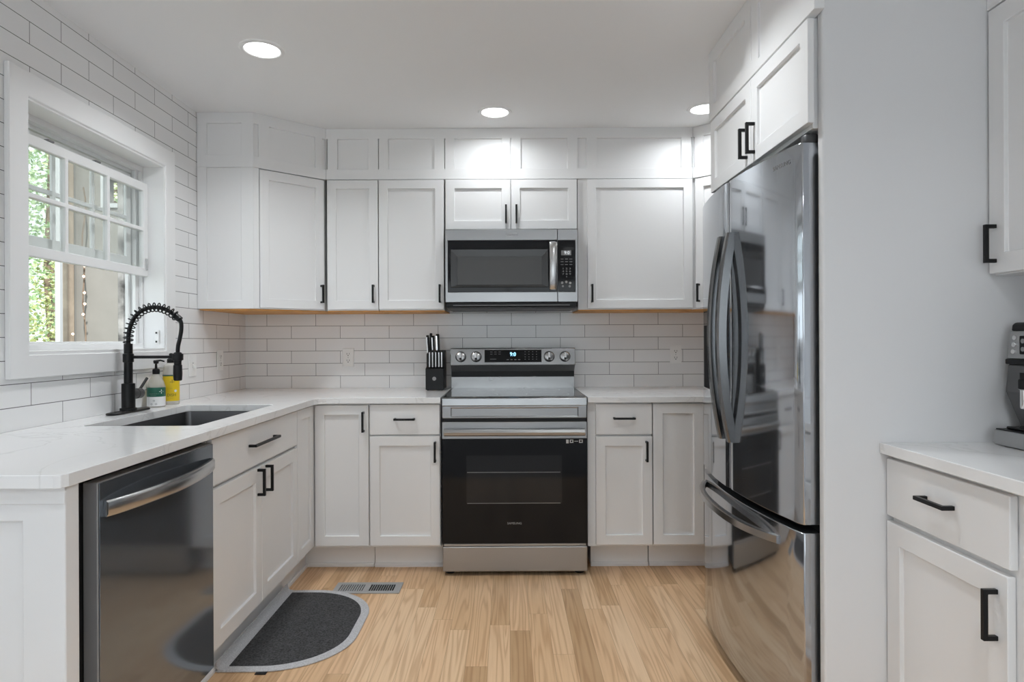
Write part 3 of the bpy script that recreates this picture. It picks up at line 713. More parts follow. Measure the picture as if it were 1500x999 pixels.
# backguard
bgx0, bgx1 = -.354, .404
link('backguard', MB().box(bgx0+.002, bgx1-.002, 3.846, 3.905, .9, .985), 'stainless', rg, bevel=.0015)
link('vent_strip', MB().box(bgx0+.002, bgx1-.002, 3.858, 3.9, .9852, 1.028), 'black_plastic', rg)
link('under_panel', MB().prism([(bgx0+.003, 3.8005, 1.056), (bgx0+.003, 3.850, 1.018), (bgx0+.003, 3.8575, 1.0235), (bgx0+.003, 3.8575, 1.056)], (bgx1-bgx0-.006, 0, 0)), 'dishwasher_edge', rg)
cp = link('control_panel', MB().prism([(bgx0, 3.798, 1.0565), (bgx0, 3.815, 1.157), (bgx0, 3.822, 1.1605), (bgx0, 3.905, 1.1605), (bgx0, 3.905, 1.0565)], (bgx1-bgx0, 0, 0)), 'stainless', rg, bevel=.003, seg=2)
tilt = math.atan2(.017, .1005)
CPM = Matrix.Translation((0, 3.798, 1.0565)) @ Matrix.Rotation(-tilt, 4, 'X')   # local z up the tilted face
dp = link('display', MB(CPM).box(-.146, .199, -.0008, .002, .018, .094), 'black_gloss', cp)
link('digits', MB().text('9:0', .034, CPM @ Matrix.Translation((.026, -.0011, .066)) @ TF, sx=.9), 'display_blue', dp)
def icon(x0, x1, z0, z1): link('touch_icon', MB(CPM).box(x0, x1, -.0011, -.0007, z0, z1), 'sticker_dark', dp)
for i, x in enumerate((-.105, -.080, -.055)):
    for z in (.081, .068): icon(x-.007, x+.007, z-.0012, z+.0012)
for i in range(4): icon(-.012+i*.023, .001+i*.023, .032, .036)
for i in range(4):
    for z in (.082, .066, .050, .036): icon(.097+i*.023, .103+i*.023, z-.0015, z+.0015)
icon(-.112, -.075, .036, .0385)
for x in (-.290, -.197, .245, .341):
    KM = CPM @ Matrix.Translation((x, 0, .052))
    kb = MB(KM); kb.lathe([(.033, -.0005), (.033, -.004), (.029, -.010), (.027, -.020), (.024, -.022)][::1], (0, 0, 0), 28, 'Y')
    k_ = link('knob', kb, 'steel_handle', cp, smooth=True)
    link('grip', MB(KM).box(-.0075, .0075, -.034, -.0215, -.023, .024), 'chrome', k_, bevel=.003, seg=2)
    link('indicator', MB(KM).box(-.007, .007, -.0345, -.0342, -.021, -.010), 'black_plastic', k_)

# ---------------------------------------------------------------- refrigerator
fg = thing('refrigerator', (1.25, 2.275, 0), 'dark stainless french-door refrigerator with a bottom freezer drawer', 'refrigerator')
FY0, FY1, FXE, SAG = 1.815, 2.735, .846, .050
FYC = (FY0+FY1)/2; HW = (FY1-FY0)/2
def fx(y): return FXE - SAG*(1-((y-FYC)/HW)**2)
def door_poly(y0, y1, n=24, back=.905):
    pts = []
    r = .006
    for k in range(n+1):
        y = y0+(y1-y0)*k/n; pts.append((fx(y)+(.006 if k in (0, n) else 0), y))
    return [(back, y0)] + pts + [(back, y1)]
def plate(y0, y1, z0, z1, cut=None):
    mb = MB(); P = door_poly(y0, y1)
    mb.prism([(x, y, z0) for x, y in P], (0, 0, z1-z0))
    return mb
link('cabinet_shell', MB().box(.935, 1.60, FY0+.004, FY1-.006, .03, 1.772), 'fridge_side', fg)
link('gasket', MB().box(.9052, .9348, FY0+.012, FY1-.012, .05, 1.765), 'black_plastic', fg)
d1 = link('door', plate(FY0, FYC-.0022, .668, 1.776), 'fridge_steel', fg, smooth=True, bevel=.0025, seg=2)
# far door with a real dispenser recess
DY0, DY1, DZ0, DZ1 = 2.455, 2.692, 1.0, 1.325
ys = [FYC+.0022 + (FY1-FYC-.0022)*k/24 for k in range(25)]
ys = sorted(set(ys+[DY0, DY1])); ys = [y for y in ys if all(abs(y-q) > .004 or y == q for q in (DY0, DY1))]
mb = MB(); zsx = [.668, DZ0, DZ1, 1.776]
fvx = lambda i: fx(ys[i])+(.006 if i in (0, len(ys)-1) else 0)
for i in range(len(ys)-1):
    inside = DY0-1e-6 <= ys[i] and ys[i+1] <= DY1+1e-6
    for j in range(3):
        x0, x1 = fvx(i), fvx(i+1)
        if inside and j == 1: continue
        mb.face([mb.v(x0, ys[i], zsx[j]), mb.v(x1, ys[i+1], zsx[j]), mb.v(x1, ys[i+1], zsx[j+1]), mb.v(x0, ys[i], zsx[j+1])])
    for z in (.668, 1.776): mb.face([mb.v(fvx(i), ys[i], z), mb.v(fvx(i+1), ys[i+1], z), mb.v(.905, ys[i+1], z), mb.v(.905, ys[i], z)])
for i in (0, len(ys)-1):
    for j in range(3): mb.face([mb.v(fvx(i), ys[i], zsx[j]), mb.v(.905, ys[i], zsx[j]), mb.v(.905, ys[i], zsx[j+1]), mb.v(fvx(i), ys[i], zsx[j+1])])
bmesh.ops.remove_doubles(mb.bm, verts=mb.bm.verts, dist=1e-5)
d2 = link('door', mb, 'fridge_steel', fg, smooth=True)
ds = MB(); bx = .885
iy = [y for y in ys if DY0-1e-6 <= y <= DY1+1e-6]
ds.face([ds.v(bx, DY0, DZ0), ds.v(bx, DY1, DZ0), ds.v(bx, DY1, DZ1), ds.v(bx, DY0, DZ1)])
for i in range(len(iy)-1):
    for z in (DZ0, DZ1): ds.face([ds.v(fx(iy[i]), iy[i], z), ds.v(fx(iy[i+1]), iy[i+1], z), ds.v(bx, iy[i+1], z), ds.v(bx, iy[i], z)])
for y in (DY0, DY1): ds.face([ds.v(fx(y), y, DZ0), ds.v(bx, y, DZ0), ds.v(bx, y, DZ1), ds.v(fx(y), y, DZ1)])
dsp = link('dispenser', ds, 'dark_grey_plastic', d2)
link('dispenser_panel', MB().prism([(fx(y)-.0005, y, 1.265) for y in (2.465, 2.52, 2.60, 2.682)] + [(bx-.012, 2.682, 1.265), (bx-.012, 2.465, 1.265)], (0, 0, .055)), 'black_gloss', dsp)
link('lever', MB().box(.846, .868, 2.625, 2.675, 1.215, 1.262), 'light_grey', dsp, bevel=.004)
link('drip_tray', MB().prism([(fx(y)-.006, y, 1.0005) for y in (2.465, 2.52, 2.60, 2.682)] + [(bx-.002, 2.682, 1.0005), (bx-.002, 2.465, 1.0005)], (0, 0, .008)), 'chrome', dsp)
# bowed vertical handles
def bowed(y, z0, z1, x_end, bow, wid, th, n=28, dirz=True):
    path = []
    for k in range(n+1):
        t = k/n; s_ = 1-(2*t-1)**2
        path.append((x_end-bow*s_, y, z0+(z1-z0)*t))
    return path
for y, nm in ((FYC-.045, d1), (FYC+.045, d2)):
    path = bowed(y, .842, 1.585, fx(y)-.004, .040, .024, .02)
    link('handle', MB().sweep(path, lambda i: [(-.017, -.010, 0), (-.017, .010, 0), (-.011, .015, 0), (.016, .015, 0), (.016, -.015, 0), (-.011, -.015, 0)]), 'fridge_handle', nm, smooth=True)
fz = link('freezer_drawer', plate(FY0, FY1, .045, .645), 'fridge_steel', fg, smooth=True, bevel=.0025, seg=2)
path = []
for k in range(37):
    t = k/36; y = 1.925+(2.655-1.925)*t; s_ = (1-abs(2*t-1)**3.2)
    path.append((fx(y)+.004-.052*s_, y, .592+.012*t))
link('handle', MB().sweep(path, lambda i: [(-.011, 0, -.011), (.006, 0, -.015), (.011, 0, -.011), (.011, 0, .011), (.004, 0, .014), (-.011, 0, .011)]), 'steel_handle', fz, smooth=True)
hc = MB().lathe([(.024, 0), (.024, .022), (.020, .028)], (.888, FY0+.03, 1.7765), 18); hc.box(.9, .99, FY0+.008, FY0+.05, 1.777, 1.797)
link('hinge_cover', hc, 'dark_grey_plastic', fg, smooth=True)
link('hinge_cover', MB().lathe([(.024, 0), (.024, .022), (.020, .028)], (.888, FY1-.03, 1.7765), 18), 'dark_grey_plastic', fg, smooth=True)
for y in (FY0+.05, FY1-.07): link('foot', MB().lathe([(.02, 0), (.022, .01), (.016, .0445)], (.882, y, 0), 14), 'black_plastic', fg, smooth=True)
link('base_grille', MB().box(.91, .95, FY0+.03, FY1-.03, .004, .0445), 'black_plastic', fg)
yl = 1.903; tng = math.atan2(-2*SAG*0, 1)
slope = SAG*2*(yl-FYC)/HW**2                         # dx/dy on the curved door
LG = Matrix.Translation((fx(yl)-.0006, yl, 1.732)) @ Matrix.Rotation(-math.pi/2-math.atan(slope), 4, 'Z') @ TF
link('logo', MB().text('SAMSUNG', .0185, LG, sx=1.05), 'sticker_dark', d1)

# ---------------------------------------------------------------- cabinet above the fridge (doors face -x)
MF = frame(.856, 2.672, -90)                         # u = 2.672 - y
UF = lambda y: 2.672-y
c = thing('wall_cabinet', (1.2, 2.22, 1.815), 'white two-door wall cabinet directly above the refrigerator', 'cabinet')
link('body', MB().box(.877, 1.62, 1.8055, 2.671, 1.813, 2.129), 'cabinet_white', c, bevel=.0008)
door(MF, UF(2.650), UF(2.213), 1.824, 2.1225, c, UF(2.245), 1.905, .108)
door(MF, UF(2.209), UF(1.790), 1.824, 2.1225, c, UF(2.178), 1.905, .108)
tag(link('cabinet_frieze', MB(MF).relief(0, UF(1.752), FZ0, FZ1, .001, .030, [(UF(2.613), UF(2.268), PZ0, PZ1, .012), (UF(2.213), UF(2.208), PZ0, PZ1+.02, .014), (UF(2.151), UF(1.84), PZ0-.02, PZ1, .009)]), 'cabinet_white', bevel=.0012), 'white two-panel frieze above the fridge cabinet, against the ceiling', 'frieze')
tag(link('cabinet_frieze_core', MB().box(.8875, 1.62, 1.8055, 2.671, FZ0, FZ1), 'cabinet_white'), 'white boxed soffit behind the frieze over the fridge', 'soffit')

# ---------------------------------------------------------------- coffee nook on the right
MR = frame(1.062, 1.772, -90); UR = lambda y: 1.772-y
tag(link('countertop', MB().box(1.045, XR-.002, .55, 1.7715, .884, .914), 'quartz', bevel=.0018, seg=2), 'white quartz countertop carrying the coffee machine on the right', 'countertop')
c = thing('base_cabinet', (1.35, 1.5, 0), 'white base cabinet with one drawer and one door, under the coffee machine', 'cabinet')
carcass(MR, .0, UR(1.285), .115, .8825, .595, c)
drawer(MR, .004, UR(1.333), .712, .871, c, .108, .801)
door(MR, .004, UR(1.340), .13, .696, c, UR(1.340)-.030, .604, .112, .057)
toekick(MR, .0, UR(1.285), c, .08)
c = thing('base_cabinet', (1.35, .92, 0), 'white base cabinet at the near right edge, only its corner stile showing', 'cabinet')
carcass(MR, UR(1.285), UR(.56), .115, .8825, .595, c)
door(MR, UR(1.262), UR(.92), .13, .872, c, UR(.95), .75, .112)
door(MR, UR(.915), UR(.57), .13, .872, c, UR(.885), .75, .112)
toekick(MR, UR(1.285), UR(.56), c, .08)
MR2 = frame(1.352, 1.772, -90)
c = thing('wall_cabinet', (1.5, 1.5, UZ0), 'white wall cabinet above the coffee machine, cut by the right photo edge', 'cabinet')
carcass(MR2, .0, .74, UZ0-.002, 2.129, XR-1.352, c)
door(MR2, .006, .368, UZ0+.002, UZ1, c, .030, 1.469, .106, .055)
door(MR2, .372, .734, UZ0+.002, UZ1, c, .710, 1.469, .106, .055)
tag(link('cabinet_frieze', MB(MR2).relief(0, .74, FZ0, FZ1, .001, XR-1.352-.002, [(.06, .31, PZ0, PZ1, .012), (.43, .68, PZ0, PZ1, .012)]), 'cabinet_white', bevel=.0012), 'white frieze above the wall cabinet over the coffee machine', 'frieze')

# espresso machine, facing -x
em = thing('espresso_machine', (1.48, 1.58, .914), 'steel and black espresso machine on the right counter, cut by the photo edge', 'coffee machine')
EY0, EY1 = 1.43, 1.735
link('body', MB().prism([(1.378, EY0, 1.135), (1.371, EY0, 1.06), (1.412, EY0, .965), (1.412, EY0, .918), (1.60, EY0, .918), (1.60, EY0, 1.225), (1.41, EY0, 1.225), (1.41, EY0, 1.135)], (0, EY1-EY0, 0)), 'espresso_side', em, bevel=.003)
link('control_panel', MB().prism([(1.385, EY0, 1.2255), (1.376, EY0, 1.150), (1.4095, EY0, 1.150), (1.4095, EY0, 1.2255)], (0, EY1-EY0, 0)), 'espresso_steel', em, bevel=.002)
link('band', MB().box(1.3715, 1.4095, EY0-.001, EY1+.001, 1.1355, 1.1495), 'black_plastic', em, bevel=.002)
link('lid', MB().prism([(1.388, EY0, 1.226), (1.390, EY0, 1.243), (1.398, EY0, 1.250), (1.60, EY0, 1.250), (1.60, EY0, 1.226)], (0, EY1-EY0, 0)), 'black_plastic', em, bevel=.004, seg=2)
for z in (1.208, 1.189, 1.170): link('button', MB().lathe([(.0065, -.004), (.0065, .002)], (1.3785+(z-1.17)*.1, 1.713, z), 16, 'X'), 'chrome', em, smooth=True)
link('touch_panel', MB().box(1.3755, 1.3845, 1.50, 1.693, 1.163, 1.213), 'black_gloss', em, bevel=.002)
for y in (1.684, 1.660, 1.63):
    for z in (1.199, 1.177): link('touch_icon', MB().lathe([(.0065, -.0006), (.0065, .0002)], (1.3752, y-.004, z), 14, 'X'), 'sticker_dark', em)
link('steam_knob', MB().lathe([(.010, 0), (.0135, .004), (.0135, .026), (.010, .030), (.010, .046)], (1.354, 1.650, 1.070), 18), 'black_plastic', em, smooth=True)
link('steam_wand', MB().lathe([(.0075, -.050), (.009, -.046), (.009, 0), (.0115, .0), (.0115, .004)], (1.354, 1.650, 1.071), 16), 'chrome', em, smooth=True)
link('group_head', MB().lathe([(.03, 0), (.034, .01), (.034, .06)], (1.400, 1.54, 1.07), 24), 'black_plastic', em, smooth=True)
link('portafilter', MB().tube([(1.38, 1.53, 1.065), (1.34, 1.52, 1.06), (1.27, 1.50, 1.045)], [.012, .013, .015], 12), 'black_plastic', em, smooth=True)
link('drip_tray', MB().box(1.333, 1.4115, EY0-.002, EY1-.008, .9165, .957), 'espresso_steel', em, bevel=.002)
link('drip_grate', MB().box(1.336, 1.411, EY0+.002, EY1-.012, .9572, .9605), 'black_plastic', em)
link('cup_rest', MB().box(1.352, 1.411, EY0+.01, EY1-.025, .9608, .968), 'black_gloss', em, bevel=.003)

# ---------------------------------------------------------------- faucet
fc = thing('faucet', (-1.585, 2.62, .914), 'matte black spring pull-down faucet behind the sink', 'faucet')
fx0, fy0 = -1.585, 2.617
st_ = [(fx0+x, 2.62+y) for x, y in rounded(-.028, .028, -.128, .128, .0279, 8)]
link('deck_plate', MB().prism([(x, y, .9142) for x, y in st_], (0, 0, .0085)), 'black_metal', fc, bevel=.002)
link('column', MB().lathe([(.032, .9228), (.032, .932), (.0255, .934), (.0255, 1.034), (.0165, 1.036), (.0165, 1.122), (.0205, 1.124), (.0205, 1.158), (.0165, 1.160), (.0165, 1.20)], (fx0, fy0, 0), 24), 'black_metal', fc, smooth=True)
arc = []
ctr = [(-1.585, 1.20), (-1.584, 1.235), (-1.575, 1.275), (-1.556, 1.312), (-1.528, 1.337), (-1.493, 1.350), (-1.455, 1.350), (-1.420, 1.338), (-1.393, 1.320), (-1.380, 1.309)]
def spline(P, m=14):
    out = []; Q = [P[0]]+list(P)+[P[-1]]
    for i in range(1, len(Q)-2):
        for k in range(m):
            t = k/m; a = [Vector(Q[i+j]) for j in (-1, 0, 1, 2)]
            out.append(.5*((2*a[1]) + (-a[0]+a[2])*t + (2*a[0]-5*a[1]+4*a[2]-a[3])*t*t + (-a[0]+3*a[1]-3*a[2]+a[3])*t**3))
    out.append(Vector(P[-1])); return out
arc = [Vector((p[0], fy0, p[1])) for p in spline(ctr)]
link('neck_hose', MB().tube(arc, .0085, 12), 'black_metal', fc, smooth=True)
ln = [0]
for i in range(1, len(arc)): ln.append(ln[-1]+(arc[i]-arc[i-1]).length)
coil = []; turns = 17; N_ = turns*14
for k in range(N_+1):
    s_ = ln[-1]*k/N_; i = max(j for j in range(len(ln)) if ln[j] <= s_+1e-9); i = min(i, len(arc)-2)
    f = (s_-ln[i])/(ln[i+1]-ln[i]); p = arc[i].lerp(arc[i+1], f); t = (arc[i+1]-arc[i]).normalized()
    n1_ = Vector((0, 1, 0)); n2_ = t.cross(n1_); a = 2*math.pi*turns*k/N_
    coil.append(p+(n1_*math.cos(a)+n2_*math.sin(a))*.0180)
link('spring', MB().tube(coil, .0026, 6), 'black_metal', fc, smooth=True)
link('neck_collar', MB().tube([Vector((-1.392, fy0, 1.319)), Vector((-1.368, fy0, 1.299))], .0135, 14), 'black_metal', fc, smooth=True)
hose = [Vector((p[0], fy0, p[1])) for p in spline([(-1.372, 1.303), (-1.364, 1.285), (-1.364, 1.255), (-1.370, 1.22), (-1.377, 1.19), (-1.379, 1.160)])]
link('spray_hose', MB().tube(hose, .0082, 12), 'black_metal', fc, smooth=True)
link('spray_head', MB().lathe([(.011, 1.164), (.0165, 1.160), (.0165, 1.128), (.0145, 1.126), (.0145, 1.112), (.0168, 1.110), (.018, 1.075), (.0165, 1.048), (.013, 1.045)][::-1], (-1.379, fy0, 0), 20), 'black_metal', fc, smooth=True)
link('dock_arm', MB().box(fx0+.018, -1.394, fy0-.0055, fy0+.0055, 1.138, 1.150), 'black_metal', fc, bevel=.001)
link('dock_ring', MB().lathe([(.0175, 1.130), (.0215, 1.131), (.0215, 1.157), (.0175, 1.158)], (-1.379, fy0, 0), 22, cap=False), 'black_metal', fc, smooth=True)
link('valve', MB().lathe([(.0195, .0), (.0195, .030), (.022, .032), (.022, .062), (.016, .068)], (fx0, fy0+.020, .988), 22, 'Y'), 'dark_grey_plastic', fc, smooth=True)
link('lever', MB().tube([(fx0, fy0+.072, .997), (fx0+.002, fy0+.095, 1.018), (fx0+.004, fy0+.128, 1.049)], .0058, 12), 'black_metal', fc, smooth=True)

# ---------------------------------------------------------------- soap bottles
def bottle_text(r, cx, cy, z, deg): # text bent round the bottle, facing the given compass direction
    return Matrix.Translation((cx, cy, z)) @ Matrix.Rotation(R(deg), 4, 'Z') @ TF
s1 = thing('soap_bottle', (-1.590, 2.832, .914), 'clear pump soap bottle with a green and white label', 'bottle')
cx, cy = -1.590, 2.832
link('bottle', MB().lathe([(.033, .9143), (.037, .918), (.0372, 1.005), (.030, 1.03), (.020, 1.052), (.0135, 1.062), (.0135, 1.066)], (cx, cy, 0), 28), 'clear_plastic', s1, smooth=True)
link('lower_label', MB().lathe([(.0374, .920), (.0376, .921), (.0376, .9605), (.0374, .9615)], (cx, cy, 0), 28, cap=False), 'label_white', s1, smooth=True)
gl_ = link('green_label', MB().lathe([(.0374, .962), (.0378, .963), (.0378, 1.002), (.0374, 1.003)], (cx, cy, 0), 28, cap=False), 'label_green', s1, smooth=True)
link('pump', MB().lathe([(.0145, 1.062), (.0150, 1.064), (.0150, 1.082), (.011, 1.086), (.0055, 1.087), (.0045, 1.108), (.010, 1.110), (.0115, 1.121), (.009, 1.125)], (cx, cy, 0), 20), 'black_plastic', s1, smooth=True)
link('spout', MB().tube([(cx, cy, 1.1215), (cx+.018, cy+.006, 1.1235), (cx+.032, cy+.011, 1.1185)], [.0045, .004, .003], 8), 'black_plastic', s1, smooth=True)
cm = MB()
cm.text('+', .040, bottle_text(.038, cx, cy, .9825, 62), bend=.0378)
link('cross_mark', cm, 'label_white', gl_)
lm = MB(); lm.text('—— ——', .010, bottle_text(.038, cx, cy, .976, 15), bend=.0378); lm.text('———', .008, bottle_text(.038, cx, cy, .969, 12), bend=.0378)
link('label_print', lm, 'light_grey', gl_)
dm = MB()
for a, z in ((15, .946), (0, .931), (28, .931)): dm.text('o', .018, bottle_text(.038, cx, cy, z, a), bend=.0376)
link('label_dots', dm, 'mid_grey', s1)
s2 = thing('soap_bottle', (-1.588, 2.955, .914), 'yellow-labelled dish soap bottle with a black cap, behind the spray head', 'bottle')
cx, cy = -1.588, 2.955
link('bottle', MB().lathe([(.032, .9143), (.0345, .918), (.035, 1.05), (.034, 1.075), (.030, 1.098), (.018, 1.108), (.0145, 1.110)], (cx, cy, 0), 28), 'clear_plastic', s2, smooth=True)
yl_ = link('yellow_label', MB().lathe([(.0352, .931), (.0354, .932), (.0355, 1.046), (.0352, 1.047)], (cx, cy, 0), 28, cap=False), 'label_yellow', s2, smooth=True)
link('label_edge', MB().lathe([(.0353, 1.0472), (.0356, 1.048), (.0354, 1.052)], (cx, cy, 0), 28, cap=False), 'label_green', s2, smooth=True)
link('cap', MB().lathe([(.0175, 1.108), (.0178, 1.110), (.0178, 1.126), (.010, 1.130), (.006, 1.132), (.0055, 1.137), (.009, 1.141), (.0095, 1.150), (.005, 1.154)], (cx, cy, 0), 20), 'black_plastic', s2, smooth=True)
ym = MB(); ym.text('DISH', .018, bottle_text(.036, cx, cy, .959, 30), bend=.0356); ym.text('-I-', .024, bottle_text(.036, cx, cy, 1.022, 34), bend=.0356)
ym.text('——', .008, bottle_text(.036, cx, cy, .945, 30), bend=.0356); ym.text('——', .008, bottle_text(.036, cx, cy, .99, 26), bend=.0356)
link('label_print', ym, 'label_dark', yl_)
link('label_dot', MB().text('•', .05, bottle_text(.036, cx, cy, .976, 58), bend=.0356), 'label_white', yl_)

# ---------------------------------------------------------------- knife block
kx0, kx1, ky0 = -.4905, -.3835, 3.70
kb = thing('knife_block', (-.437, 3.77, .914), 'black stepped wooden knife block left of the range', 'knife block')
link('block', MB().prism([(kx0, ky0, .917), (kx0, ky0, 1.042), (kx0, ky0+.050, 1.056), (kx0, ky0+.052, 1.128), (kx0, ky0+.150, 1.150), (kx0, ky0+.165, 1.00), (kx0, ky0+.165, .917)], (kx1-kx0, 0, 0)), 'black_plastic', kb, bevel=.002)
link('emblem', MB().lathe([(.0115, -.0012), (.0115, .001)], (-.439, ky0, .983), 22, 'Y'), 'print_grey', kb)
for x in (kx0+.012, kx1-.012):
    link('foot', MB().lathe([(.006, .9142), (.006, .918)], (x, ky0+.014, 0), 10), 'black_plastic', kb)
def knife(name, x, y, z0, z1, wid, dep, label, group=None, lean=0.0):
    k = thing(name, (x, y, z0), label, 'knife', group)
    h = link('handle', MB().prism([(x-wid/2, y-dep/2, z0), (x-wid/2, y+dep/2, z0), (x-wid/2+lean, y+dep/2+.002, z1-.006), (x-wid/2+lean, y+dep/2-.004, z1), (x-wid/2+lean, y-dep/2+.004, z1), (x-wid/2+lean, y-dep/2-.001, z1-.008)], (wid, 0, 0)), 'black_plastic', k, bevel=.002, seg=2)
    link('tang', MB().prism([(x-wid/2-.0006, y-dep/2-.0022, z0+.001), (x-wid/2-.0006, y-dep/2+.0006, z0+.001), (x-wid/2-.0006+lean, y-dep/2+.0006, z1-.012), (x-wid/2-.0006+lean, y-dep/2-.0030, z1-.012)], (wid*.42, 0, 0)), 'chrome', k)
    return k
sx_ = [-.4635, -.4455, -.4270, -.4080, -.3895-.002]
wh = ['leftmost', 'second from the left', 'middle one', 'second from the right', 'rightmost']
for x, wd in zip(sx_, wh):
    knife('steak_knife', x, ky0+.026, 1.0500, 1.150, .0135, .024, 'black steak knife in the front row of the knife block, '+wd, 'steak knives in the front row')
knife('kitchen_knife', -.481, ky0+.078, 1.1345, 1.240, .015, .026, 'larger black kitchen knife at the left back of the knife block', 'kitchen knives in the back row', -.006)
knife('kitchen_knife', -.452, ky0+.090, 1.138, 1.237, .015, .026, 'larger black kitchen knife in the middle back of the knife block', 'kitchen knives in the back row', -.004)
knife('kitchen_knife', -.424, ky0+.090, 1.138, 1.247, .019, .030, 'thickest black kitchen knife, right back of the knife block', 'kitchen knives in the back row', -.004)
sh = thing('kitchen_knife', (-.473, ky0+.125, 1.145), 'tall black knife handle rearmost on the left of the knife block', 'knife', 'kitchen knives in the back row')
link('handle', MB().box(-.4795, -.4645, ky0+.113, ky0+.137, 1.1465, 1.253), 'black_plastic', sh, bevel=.004, seg=2)

# ---------------------------------------------------------------- outlets and switches
def outlet(M, u, z, label, kind='outlet', w_=.072):
    t = thing('wall_outlet' if kind == 'outlet' else 'light_switch', M @ Vector((u, 0, z-.058)), label, kind)
    pl = link('cover_plate', MB(M).box(u-w_/2, u+w_/2, -.006, -.0004, z-.058, z+.058), 'outlet_white', t, bevel=.003, seg=2)
    if kind == 'outlet':
        for dz in (-.0205, .0205):
            rc = link('receptacle', MB(M).box(u-.017, u+.017, -.0075, -.0058, z+dz-.0145, z+dz+.0145), 'outlet_white', t, bevel=.003, seg=2)
            sl = MB(M); sl.box(u-.0085, u-.0060, -.0079, -.0073, z+dz-.002, z+dz+.008); sl.box(u+.0060, u+.0085, -.0079, -.0073, z+dz-.002, z+dz+.008); sl.box(u-.003, u+.003, -.0079, -.0073, z+dz-.010, z+dz-.005)
            link('slots', sl, 'dark_grey_plastic', rc)
        link('screw', MB(M).lathe([(.003, -.0068), (.003, -.0058)], (u, 0, z), 10, 'Y'), 'light_grey', t)
    else:
        link('toggle', MB(M).prism([(u-.005, -.006, z-.010), (u-.005, -.018, z-.016), (u-.005, -.017, z-.008), (u-.005, -.006, z+.008)], (.010, 0, 0)), 'outlet_white', t, bevel=.001)
        link('toggle_slot', MB(M).box(u-.006, u+.006, -.0064, -.0059, z-.013, z+.013), 'light_grey', t)
MBW = frame(0, YB, 0)
outlet(MBW, -1.003, 1.104, 'white outlet on the back tiles, left of the knife block')
outlet(MBW, 1.044, 1.113, 'white outlet on the back tiles, between range and fridge')
outlet(FL, 3.576, 1.101, 'white outlet on the left tiled wall, nearest the corner')
outlet(FL, 3.263, 1.086, 'white light switch on the tiled wall beside the window casing', 'switch', .078)

# ---------------------------------------------------------------- floor register and mat
vr = thing('floor_register', (-.69, 3.06, 0), 'grey metal floor register let into the oak floor', 'vent')
va, vb, vc, vd = -.853, -.528, 2.997, 3.127
mb = MB()
slots = []
for k in range(11): slots.append((va+.026+k*.0112, va+.026+k*.0112+.0046))
for k in range(11): slots.append((va+.172+k*.0112, va+.172+k*.0112+.0080))
FR = Matrix.Rotation(R(-90), 4, 'X')                 # relief laid flat: local z -> world y, local y -> -z
mb = MB(Matrix(((1, 0, 0, 0), (0, 0, 1, 0), (0, -1, 0, 0), (0, 0, 0, 1))))
mb.relief(va, vb, vc, vd, -.0055, -.0008, [(a, b_, vc+.024, vd-.024, None) for a, b_ in slots])
link('grille', mb, 'register_metal', vr, bevel=.0006)
link('damper', MB().box(va+.02, vb-.02, vc+.02, vd-.02, .0002, .0007), 'dark_gap', vr)
mt = thing('kitchen_mat', (-.86, 2.66, 0), 'charcoal half-round kitchen mat with a grey border, by the sink', 'rug')
def dshape(inset):
    x0, x1, y0, y1 = -1.072+inset, -.622-inset, 2.288+inset, 3.030-inset
    o = [(x0, y0)]; n = 16; rr = .30-inset*.8
    for k in range(n+1):
        t = R(-90+90*k/n); o.append((x1-rr+rr*math.cos(t), y0+rr*.93+rr*.93*math.sin(t)))
    for k in range(n+1):
        t = R(90*k/n); o.append((x1-rr+rr*math.cos(t), y1-rr*.93+rr*.93*math.sin(t)))
    o.append((x0, y1)); return o
link('pile', MB().prism([(x, y, .006) for x, y in dshape(.034)], (0, 0, .003)), 'mat_charcoal', mt)
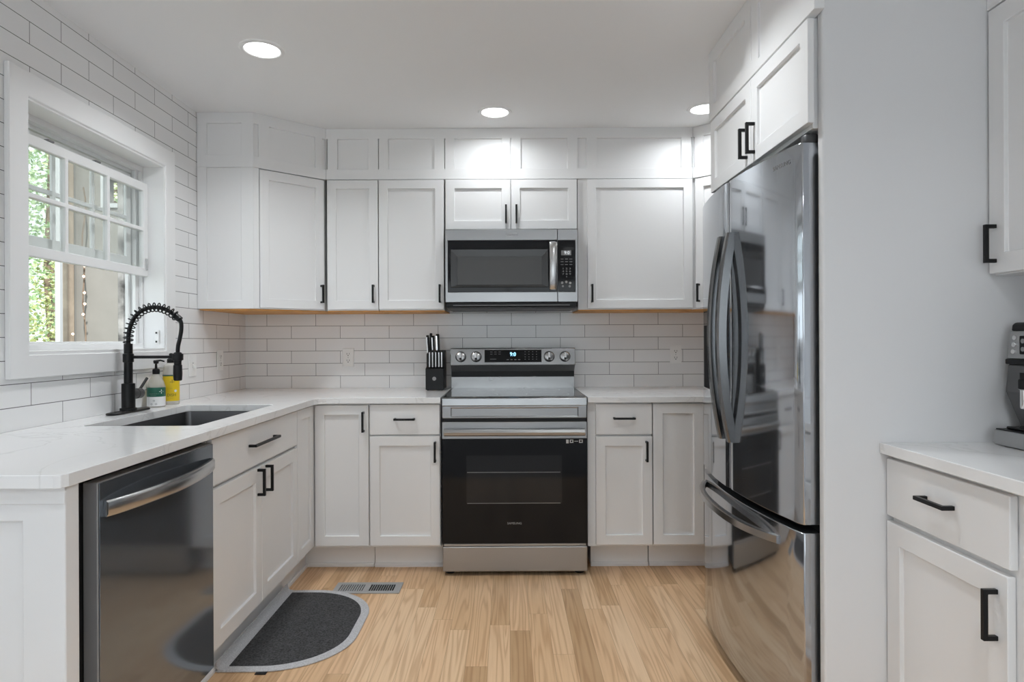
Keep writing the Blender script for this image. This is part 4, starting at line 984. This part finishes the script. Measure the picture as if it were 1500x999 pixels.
link('border', MB().prism([(x, y, .0005) for x, y in dshape(0)], (0, 0, .0065)), 'mat_border', mt, bevel=.002)
lip = MB()
cs = [(-1.040, .0072), (-1.058, .010), (-1.068, .020), (-1.0705, .038), (-1.0745, .038), (-1.0735, .016), (-1.062, .0055), (-1.040, .0065)]
lip.prism([(x, 2.290, z) for x, z in cs], (0, .738, 0))
link('turned_edge', lip, 'mat_border', mt, smooth=True)
link('tag', MB().box(-.925, -.885, 2.272, 2.290, .0008, .003), 'black_plastic', mt)

# ---------------------------------------------------------------- recessed lights
def downlight(x, y, label, power=LAMP_W, r=.070, spread=140):
    t = thing('ceiling_light', (x, y, ZC-.012), label, 'ceiling light', 'recessed ceiling lights')
    link('trim_ring', MB().lathe([(r, -.003), (r+.004, -.0065), (r+.018, -.005), (r+.022, -.0006)], (x, y, ZC), 40, cap=False), 'trim_white', t, smooth=True)
    link('lens', MB().lathe([(r+.002, -.0008), (r+.001, -.0032)], (x, y, ZC), 40), 'lamp_lens', t)
    ld = bpy.data.lights.new('lamp', 'AREA'); ld.shape = 'DISK'; ld.size = 2*r*.95; ld.energy = power; ld.color = LAMP_RGB; ld.spread = R(spread)
    lo = bpy.data.objects.new('lamp', ld); COL.objects.link(lo); lo.location = (0, 0, -.0005+.006); lo.parent = t
downlight(-1.017, 2.607, 'round recessed ceiling light nearest the window')
downlight(-.067, 3.335, 'round recessed ceiling light in front of the microwave cabinet', 2.0, spread=160)
downlight(1.035, 3.300, 'round recessed ceiling light half hidden by the fridge cabinet', 2.5, spread=160)
downlight(.45, 2.10, 'round recessed ceiling light just above the top of the view', 3.4)
downlight(-1.0, .75, 'added recessed ceiling light out of view, above the near counter end', 2.4)  # this and the lamps below are unseen, added for ambient light
downlight(.5, .35, 'added recessed ceiling light out of view, above the viewer', 5.5)
downlight(-.9, -1.1, 'added recessed ceiling light, unseen behind the viewer on the left', REAR_LAMP_W)
downlight(.8, -1.3, 'added recessed ceiling light, unseen behind the viewer on the right', REAR_LAMP_W)
